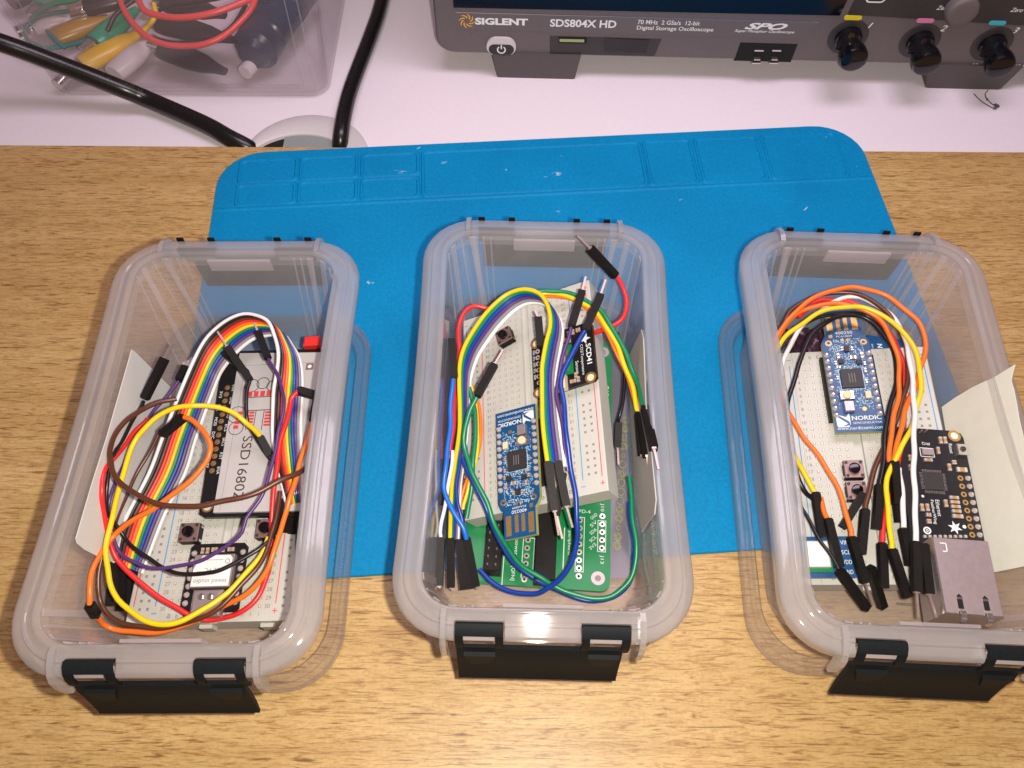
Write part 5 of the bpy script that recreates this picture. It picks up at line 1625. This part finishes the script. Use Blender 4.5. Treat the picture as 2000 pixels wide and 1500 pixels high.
def plug(label, pa, pb, z, rad):
    A, B = at(*pa, z), at(*pb, z)
    d = B - A; ln = np.linalg.norm(d); d /= ln
    t = Thing('banana_plug', label, 'plug', A - np.array([0, 0, rad]))
    t.part('grip', MB().lathe(A, d, [(rad * .8, 0), (rad, 3), (rad, ln - 3), (rad * .85, ln)], 18), plast('dark_grip', (.016, .018, .05)), world=True, smooth=True)
    t.part('collar', MB().lathe(A - d * 5, d, [(rad * .62, 0), (rad * .8, 5)], 16), plast('dark_grip', (.016, .018, .05)), world=True, smooth=True)
    mb = MB()
    for k in range(4):
        mb.lathe(A + d * (ln * .5 + k * 3), d, [(rad + .05, 0), (rad + .5, .6), (rad + .05, 1.2)], 18, cap=False)
    t.part('grip_ridges', mb, M['cable'], world=True, smooth=True)
plug('big dark blue plug leaning in the right part of the clear bin', (496, 102), (560, -10), 18, 16)
plug('shorter dark plug beside the big one in the clear bin', (520, 74), (596, -30), 20, 13)
P = [(478, 142, 9), (486, 133, 9), (494, 124, 9)]
flat('white_cap', MB().tube(np.array([at(*q) for q in P]), 5.2, 16), plast('white_sleeve', (.66, .60, .62)), label='white plastic cap between the two dark plugs in the clear bin', cat='cap', smooth=True)
def lead(label, color, pts, r):
    P = np.array([at(*q) for q in pts])
    flat('test_lead', MB().tube(smoothpath(P, 3), r, 10), color, label=label, cat='test lead', group='test leads in the clear bin', smooth=True)
rl = plast('red_lead', (.78, .06, .06))
lead('red test lead in the lower of two loops in the clear bin', rl, [(228, -20, 30), (238, 10, 32), (255, 40, 32), (285, 70, 30), (320, 86, 28), (360, 90, 27), (400, 86, 28), (440, 68, 30), (470, 42, 33), (492, 15, 36), (505, -20, 40)], 2.1)
lead('red test lead in the upper of two loops in the clear bin', rl, [(268, -6, 36), (280, 18, 36), (300, 28, 36), (335, 34, 36), (375, 33, 37), (420, 24, 38), (470, 6, 39), (520, -18, 40)], 2.3)
lead('teal lead curling round the white clip at the left of the clear bin', wmat('teal'), [(134, 22, 20), (100, 26, 20), (72, 34, 20), (52, 52, 18), (50, 70, 16), (66, 86, 14), (92, 95, 13), (125, 90, 13), (160, 82, 14), (172, 76, 16)], 1.6)
lead('short teal lead crossing the mustard clip in the clear bin', wmat('teal'), [(92, 60, 20), (104, 74, 18), (118, 86, 15), (128, 94, 13)], 1.4)
lead('black lead arching over the green clip in the clear bin', wmat('black'), [(210, 60, 24), (225, 30, 28), (250, 8, 32), (285, -14, 34)], 1.7)
lead('second thin black lead along the top of the clear bin', wmat('black'), [(292, 30, 26), (330, 12, 30), (380, 4, 32), (430, -4, 34), (470, -16, 36)], 1.5)
lead('yellow lead end between the black clips in the clear bin', wmat('yellow'), [(276, 66, 20), (292, 48, 24), (304, 30, 28), (300, 8, 30)], 1.9)
lead('dark green lead in the upper left of the clear bin', wmat('green'), [(60, 40, 22), (78, 20, 26), (104, 8, 28), (140, 2, 28), (170, -12, 30)], 1.7)
lead('thin black lead under the red loops in the clear bin', wmat('black'), [(300, 74, 22), (340, 84, 22), (385, 82, 22), (420, 74, 23), (455, 50, 26), (480, 10, 28)], 1.6)

# ------------------------------------------------------------------ far side: oscilloscope
YS = R(-1.5)
ux, uy = np.array([math.cos(YS), math.sin(YS), 0]), np.array([-math.sin(YS), math.cos(YS), 0])
P0 = np.array([-14.7, 492.9, -5.0])
RS = np.array([ux, uy, Z_]).T
t = Thing('oscilloscope', 'grey bench oscilloscope on feet at the far right of the white desk', 'oscilloscope', P0, RS)
def sc(u, v, off=0.0):
    """local x,z on the front panel plane moved off units towards the viewer"""
    p = t.w2l(hit(u, v, P0 - uy * (3 + off) * -1 if False else P0 + uy * (2 - off), uy))
    return float(p[0]), float(p[2])
xl, zb = sc(868, 104)
xl = sc(850, 60)[0]
W_, H_, Dp = 505.0, 252.0, 180.0
YF = 2.0     # front panel plane (local y)
def rr3(x0, z0, x1, z1, r, n=6):
    return [(cx + r * math.cos(R(a0 + 90 * k / n)), cz + r * math.sin(R(a0 + 90 * k / n))) for cx, cz, a0 in ((x1 - r, z1 - r, 0), (x0 + r, z1 - r, 90), (x0 + r, z0 + r, 180), (x1 - r, z0 + r, 270)) for k in range(n + 1)]
mb = MB()
lo = [[(x, YF + d, z) for x, z in rr3(xl + i_, zb + i_, xl + W_ - i_, zb + H_ - i_, 13 - i_ * .5)] for d, i_ in ((0, 1.6), (1.4, .3), (3, 0), (24, 0), (27, 3), (Dp, 6))]
mb.loft(lo, close_first=True, close_last=True)
t.part('case', mb, M['scope'], smooth=True)
def slab(name, pts, y0, y1, mt, parent=None):
    """panel outline (local x,z) between depths y0 (front) and y1"""
    n = len(pts)
    mb = MB().add([(x, y0, z) for x, z in pts] + [(x, y1, z) for x, z in pts], [tuple(range(n)), tuple(range(2 * n - 1, n - 1, -1))] + [(k, n + k, n + (k + 1) % n, (k + 1) % n) for k in range(n)])
    return t.part(name, mb, mt, parent=parent)
sx0, sz0 = sc(886, 14); sx1, sz1 = sc(1652, 30)
xs1 = sc(1655, 30)[0]
tl_ = (sz1 - sz0) / (sx1 - sx0)
slab('screen', [(sx0, sz0), (sx1 - 4, sz0 + tl_ * (sx1 - sx0 - 4)), (sx1 + 8, zb + H_ - 22), (sx0, zb + H_ - 22)], YF - .5, YF + .3, M['screen'])
slab('name_strip', [sc(888, 56), sc(1560, 76), sc(1602, 42), sc(888, 24)], YF - .25, YF + .3, M['scope'])
mb = MB()
a, b = sc(890, 24), sc(1600, 44)
mb.add([(a[0], YF - .3, a[1]), (b[0], YF - .3, b[1]), (b[0], YF - .3, b[1] + .35), (a[0], YF - .3, a[1] + .35)], [(0, 1, 2, 3)])
t.part('strip_highlight', mb, M['tin'])
slab('control_panel', [sc(1655, 28), sc(2010, 50), (xl + W_ - 14, sc(2010, 50)[1] - 2), (xl + W_ - 14, zb + H_ - 14), (sc(1678, -40)[0] + 10, zb + H_ - 14), sc(1678, -20)], YF - .35, YF + .3, M['scope2'])
for (pa, pb) in (((962, 104), (1134, 142)), ((1806, 136), (1985, 166))):
    a = sc(*pa); b = sc(*pb); c_ = sc(pa[0] + 20, pb[1])
    top_ = zb + 2
    fx0, fx1 = a[0], sc(pb[0], pa[1] + 10)[0]
    ins = 3 if pa[0] < 1500 else 6
    pts = [(fx0, top_), (fx1, top_), (fx1 - ins, .8), (fx1 - ins - 2, .02), (fx0 + ins + 2, .02), (fx0 + ins, .8)]
    k = len(pts)
    for y0, y1 in ((YF - 2.0, YF + 22), (YF + 120, YF + 150)):
        mb = MB().add([(x, y0, z) for x, z in pts] + [(x, y1, z) for x, z in pts], [tuple(range(k)), tuple(range(2 * k - 1, k - 1, -1))] + [(q, k + q, k + (q + 1) % k, (q + 1) % k) for q in range(k)])
        t.part('foot', mb, M['footgrey'])
def wtext(mb, s, pa, pb, hpx, shear=0.0, weight=0.01):
    a = hit(*pa, P0 + uy * (YF - .45), uy); b = hit(*pb, P0 + uy * (YF - .45), uy)
    top_ = hit(pa[0], pa[1] - hpx, P0 + uy * (YF - .45), uy)
    la, lb, lt = t.w2l(a), t.w2l(b), t.w2l(top_)
    d = lb - la; ln = np.linalg.norm(d); d /= ln
    text(mb, s, la, d, np.array([-d[2], 0, d[0]]), w=ln, h=abs(lt[2] - la[2]), shear=shear, weight=weight)
mb = MB()
wtext(mb, 'SIGLENT', (928, 48), (1031, 50), 13.5, weight=.045)
wtext(mb, 'SDS804X HD', (1074, 52), (1203, 55), 15, weight=.025)
wtext(mb, '70 MHz  2 GSa/s  12-bit', (1245, 47), (1366, 50), 8.5)
wtext(mb, 'Digital Storage Oscilloscope', (1243, 60), (1392, 64), 10)
wtext(mb, 'SPO', (1453, 57), (1536, 59), 13, .45, .04)
wtext(mb, 'Super Phosphor Oscilloscope', (1434, 64), (1550, 67), 7, .3)
wtext(mb, '1', (1693, 56), (1701, 56.4), 12, .3); wtext(mb, '2', (1833, 61), (1846, 61.5), 12, .3); wtext(mb, '3', (1974, 65), (1986, 65.5), 12, .3)
wtext(mb, 'All', (1893, 130), (1907, 130.5), 7, .3)
wtext(mb, '1M\u03a9/17pF', (1955, 132), (1999, 134), 8, .3)
wtext(mb, 'Zero', (1828, 19), (1852, 20), 8, .3); wtext(mb, 'Zero', (1972, 23), (1996, 24), 8, .3)
t.part('lettering', mb, M['white'])
mb = MB()
c_ = sc(912, 40)
for k in range(8):
    a0 = 2 * math.pi * k / 8
    ps = []
    for q in range(6):
        rr_ = 2.0 + q * .68; aa = a0 + q * .16
        ps.append((c_[0] + rr_ * math.cos(aa), c_[1] + rr_ * math.sin(aa)))
    out_ = [(x, YF - .5, z) for x, z in ps] + [(c_[0] + (2.0 + q * .68) * math.cos(a0 + q * .16 - .42 * (1 - abs(q - 2) / 5)), YF - .5, c_[1] + (2.0 + q * .68) * math.sin(a0 + q * .16 - .42 * (1 - abs(q - 2) / 5))) for q in range(5, -1, -1)]
    n_ = 6
    mb.add(out_, [(q, q + 1, 10 - q, 11 - q) for q in range(5)])
t.part('sun_emblem', mb, M['orange_ink'])
def pill(name, u0, v0, u1, v1, mt, y0, y1, parent=None, r=None):
    a, b = sc(u0, v1), sc(u1, v0)
    rr_ = r if r is not None else min(abs(b[0] - a[0]), abs(b[1] - a[1])) / 2 * .98
    return slab(name, rr3(min(a[0], b[0]), min(a[1], b[1]), max(a[0], b[0]), max(a[1], b[1]), rr_), y0, y1, mt, parent)
pb_ = pill('power_button', 951, 72, 1008, 105, M['grommet'], YF - 2.0, YF + .2)
pill('button_face', 955, 84, 1004, 102, M['blackgloss'], YF - 2.3, YF - 1.9, pb_)
mb = MB(); c_ = sc(979.5, 93)
n_ = 20
aa = [math.radians(125 + 290 * k / n_) for k in range(n_ + 1)]
vs = [(c_[0] + r_ * math.cos(a_), YF - 2.4, c_[1] + r_ * math.sin(a_)) for r_ in (2.3, 3.2) for a_ in aa]
mb.add(vs, [(k, k + 1, n_ + 2 + k, n_ + 1 + k) for k in range(n_)])
mb.add([(c_[0] - .45, YF - 2.4, c_[1] + .6), (c_[0] + .45, YF - 2.4, c_[1] + .6), (c_[0] + .45, YF - 2.4, c_[1] + 3.9), (c_[0] - .45, YF - 2.4, c_[1] + 3.9)], [(0, 1, 2, 3)])
t.part('power_symbol', mb, M['white'], parent=pb_)
rec = slab('port_recess', [sc(1074, 104), sc(1278, 109), sc(1292, 76), sc(1074, 70)], YF - .3, YF + .2, M['scope2'])
up_ = slab('usb_port', [sc(1091, 83), sc(1146, 84), sc(1146, 72), sc(1091, 71)], YF - .5, YF, M['void'], rec)
slab('usb_tongue', [sc(1093, 80), sc(1141, 81), sc(1141, 76), sc(1093, 75)], YF - .9, YF - .3, mat('green_gold', (.34, .40, .16), .3, .3), up_)
slab('port_cover', [sc(1180, 99), sc(1262, 102), sc(1268, 77), sc(1180, 73)], YF - .7, YF - .1, M['screen'], rec)
rec = slab('probe_recess', [sc(1434, 118), sc(1544, 121), sc(1558, 86), sc(1446, 83)], YF - .3, YF + .2, M['void'])
for u in (1478, 1512):
    a, b = sc(u - 11, 118), sc(u + 11, 104)
    mb = MB()
    mb.box(a[0], YF - 3.6, a[1], b[0], YF - .2, a[1] + .8)
    mb.box(a[0] + 1, YF - 3.2, a[1] + 2.6, b[0] - 1, YF - .2, a[1] + 3.4)
    mb.box(a[0], YF - 1.2, a[1] + 8.5, b[0], YF - .2, a[1] + 9.5)
    t.part('probe_tab', mb, M['tin'], parent=rec)
for u, v, c in ((1666, 34, 'yellow_ink'), (1807, 39.5, 'pink_ink'), (1948, 44, 'cyan_ink')):
    pill('channel_bar', u - 19, v - 3.8, u + 19, v + 3.8, M[c], YF - .6, YF + .1)
for u, v in ((1656, 72), (1796, 80), (1937, 86)):
    c_ = sc(u, v)
    bs = np.array([c_[0], YF, c_[1]])
    ax_ = np.array([0, -1.0, 0])
    mb = MB().lathe(bs, ax_, [(13.5, -.2), (13.5, .5), (12.4, .8), (11.2, .8)], 30)
    col = t.part('socket_collar', mb, M['scope2'], smooth=True)
    mb = MB().lathe(bs, ax_, [(9.0, .4), (9.0, 4), (8.2, 5), (8.2, 16), (9.2, 17), (9.4, 22), (8.6, 24.5), (6.5, 25.4)], 28)
    s_ = t.part('input_socket', mb, M['blackgloss'], smooth=True)
    mb = MB().lathe(bs + ax_ * 12, np.array([1., 0, 0]), [(1.6, -9.8), (1.6, 9.8)], 12)
    t.part('lock_lugs', mb, M['blackgloss'], parent=s_, smooth=True)
a, b, c_ = sc(1966, 119), sc(1982, 119), sc(1980, 105)
mb = MB().add([(a[0], YF - .5, a[1]), (b[0], YF - .5, b[1]), (c_[0], YF - .5, c_[1])], [(0, 1, 2)])
wt_ = t.part('warning_triangle', mb, M['yellow_ink'])
mb = MB()
q = ((a[0] * .3 + b[0] * .36 + c_[0] * .34), (a[1] * .3 + b[1] * .36 + c_[1] * .34))
mb.add([(q[0] - .3, YF - .55, q[1] - .8), (q[0] + .3, YF - .55, q[1] - .8), (q[0] + .9, YF - .55, q[1] + 2.2), (q[0] + .3, YF - .55, q[1] + 2.2)], [(0, 1, 2, 3)])
t.part('warning_mark', mb, M['ink'], parent=wt_)
c_ = sc(1876, 14)
mb = MB().lathe(np.array([c_[0], YF, c_[1]]), np.array([0, -1., 0]), [(10.5, -.2), (10.5, 5), (9.4, 7), (8.6, 7.4), (6, 7.6)], 28)
t.part('knob', mb, M['scope'], smooth=True)
a, b = sc(1688, 4), sc(1740, -26)
mb = MB()
o_, i_ = rr3(a[0], a[1], b[0], b[1], 3), rr3(a[0] + 1, a[1] + 1, b[0] - 1, b[1] - 1, 2.2)
k = len(o_)
mb.add([(x, YF - .6, z) for x, z in o_ + i_], [(q, (q + 1) % k, k + (q + 1) % k, k + q) for q in range(k)])
t.part('button_outline', mb, M['white'])

# ------------------------------------------------------------------ bit of fluff on the white desk
t = Thing('fluff_scrap', 'small dark scrap of dust and fibre on the white desk near the oscilloscope foot', 'dust', at(1940, 206, -5))
c_ = at(1945, 209, -4.4)
mb = MB()
rnd = random.Random(2)
for k in range(9):
    p = c_ + np.array([rnd.uniform(-2, 2), rnd.uniform(-2, 2), rnd.uniform(0, 1)])
    mb.lathe(p - Z_ * .4, Z_, [(.3, 0), (rnd.uniform(.7, 1.5), .5), (.3, 1.2)], 7)
t.part('speck', mb, M['dust'], world=True)
mb = MB()
for pts in ([(1902, 183), (1915, 196), (1930, 206), (1942, 212)], [(1926, 190), (1934, 200), (1944, 207)], [(1930, 176), (1924, 184), (1928, 196)]):
    mb.tube(smoothpath(np.array([at(u, v, -4.4) for u, v in pts]), 1.5), .32, 6)
t.part('fibre', mb, M['dust'], world=True)
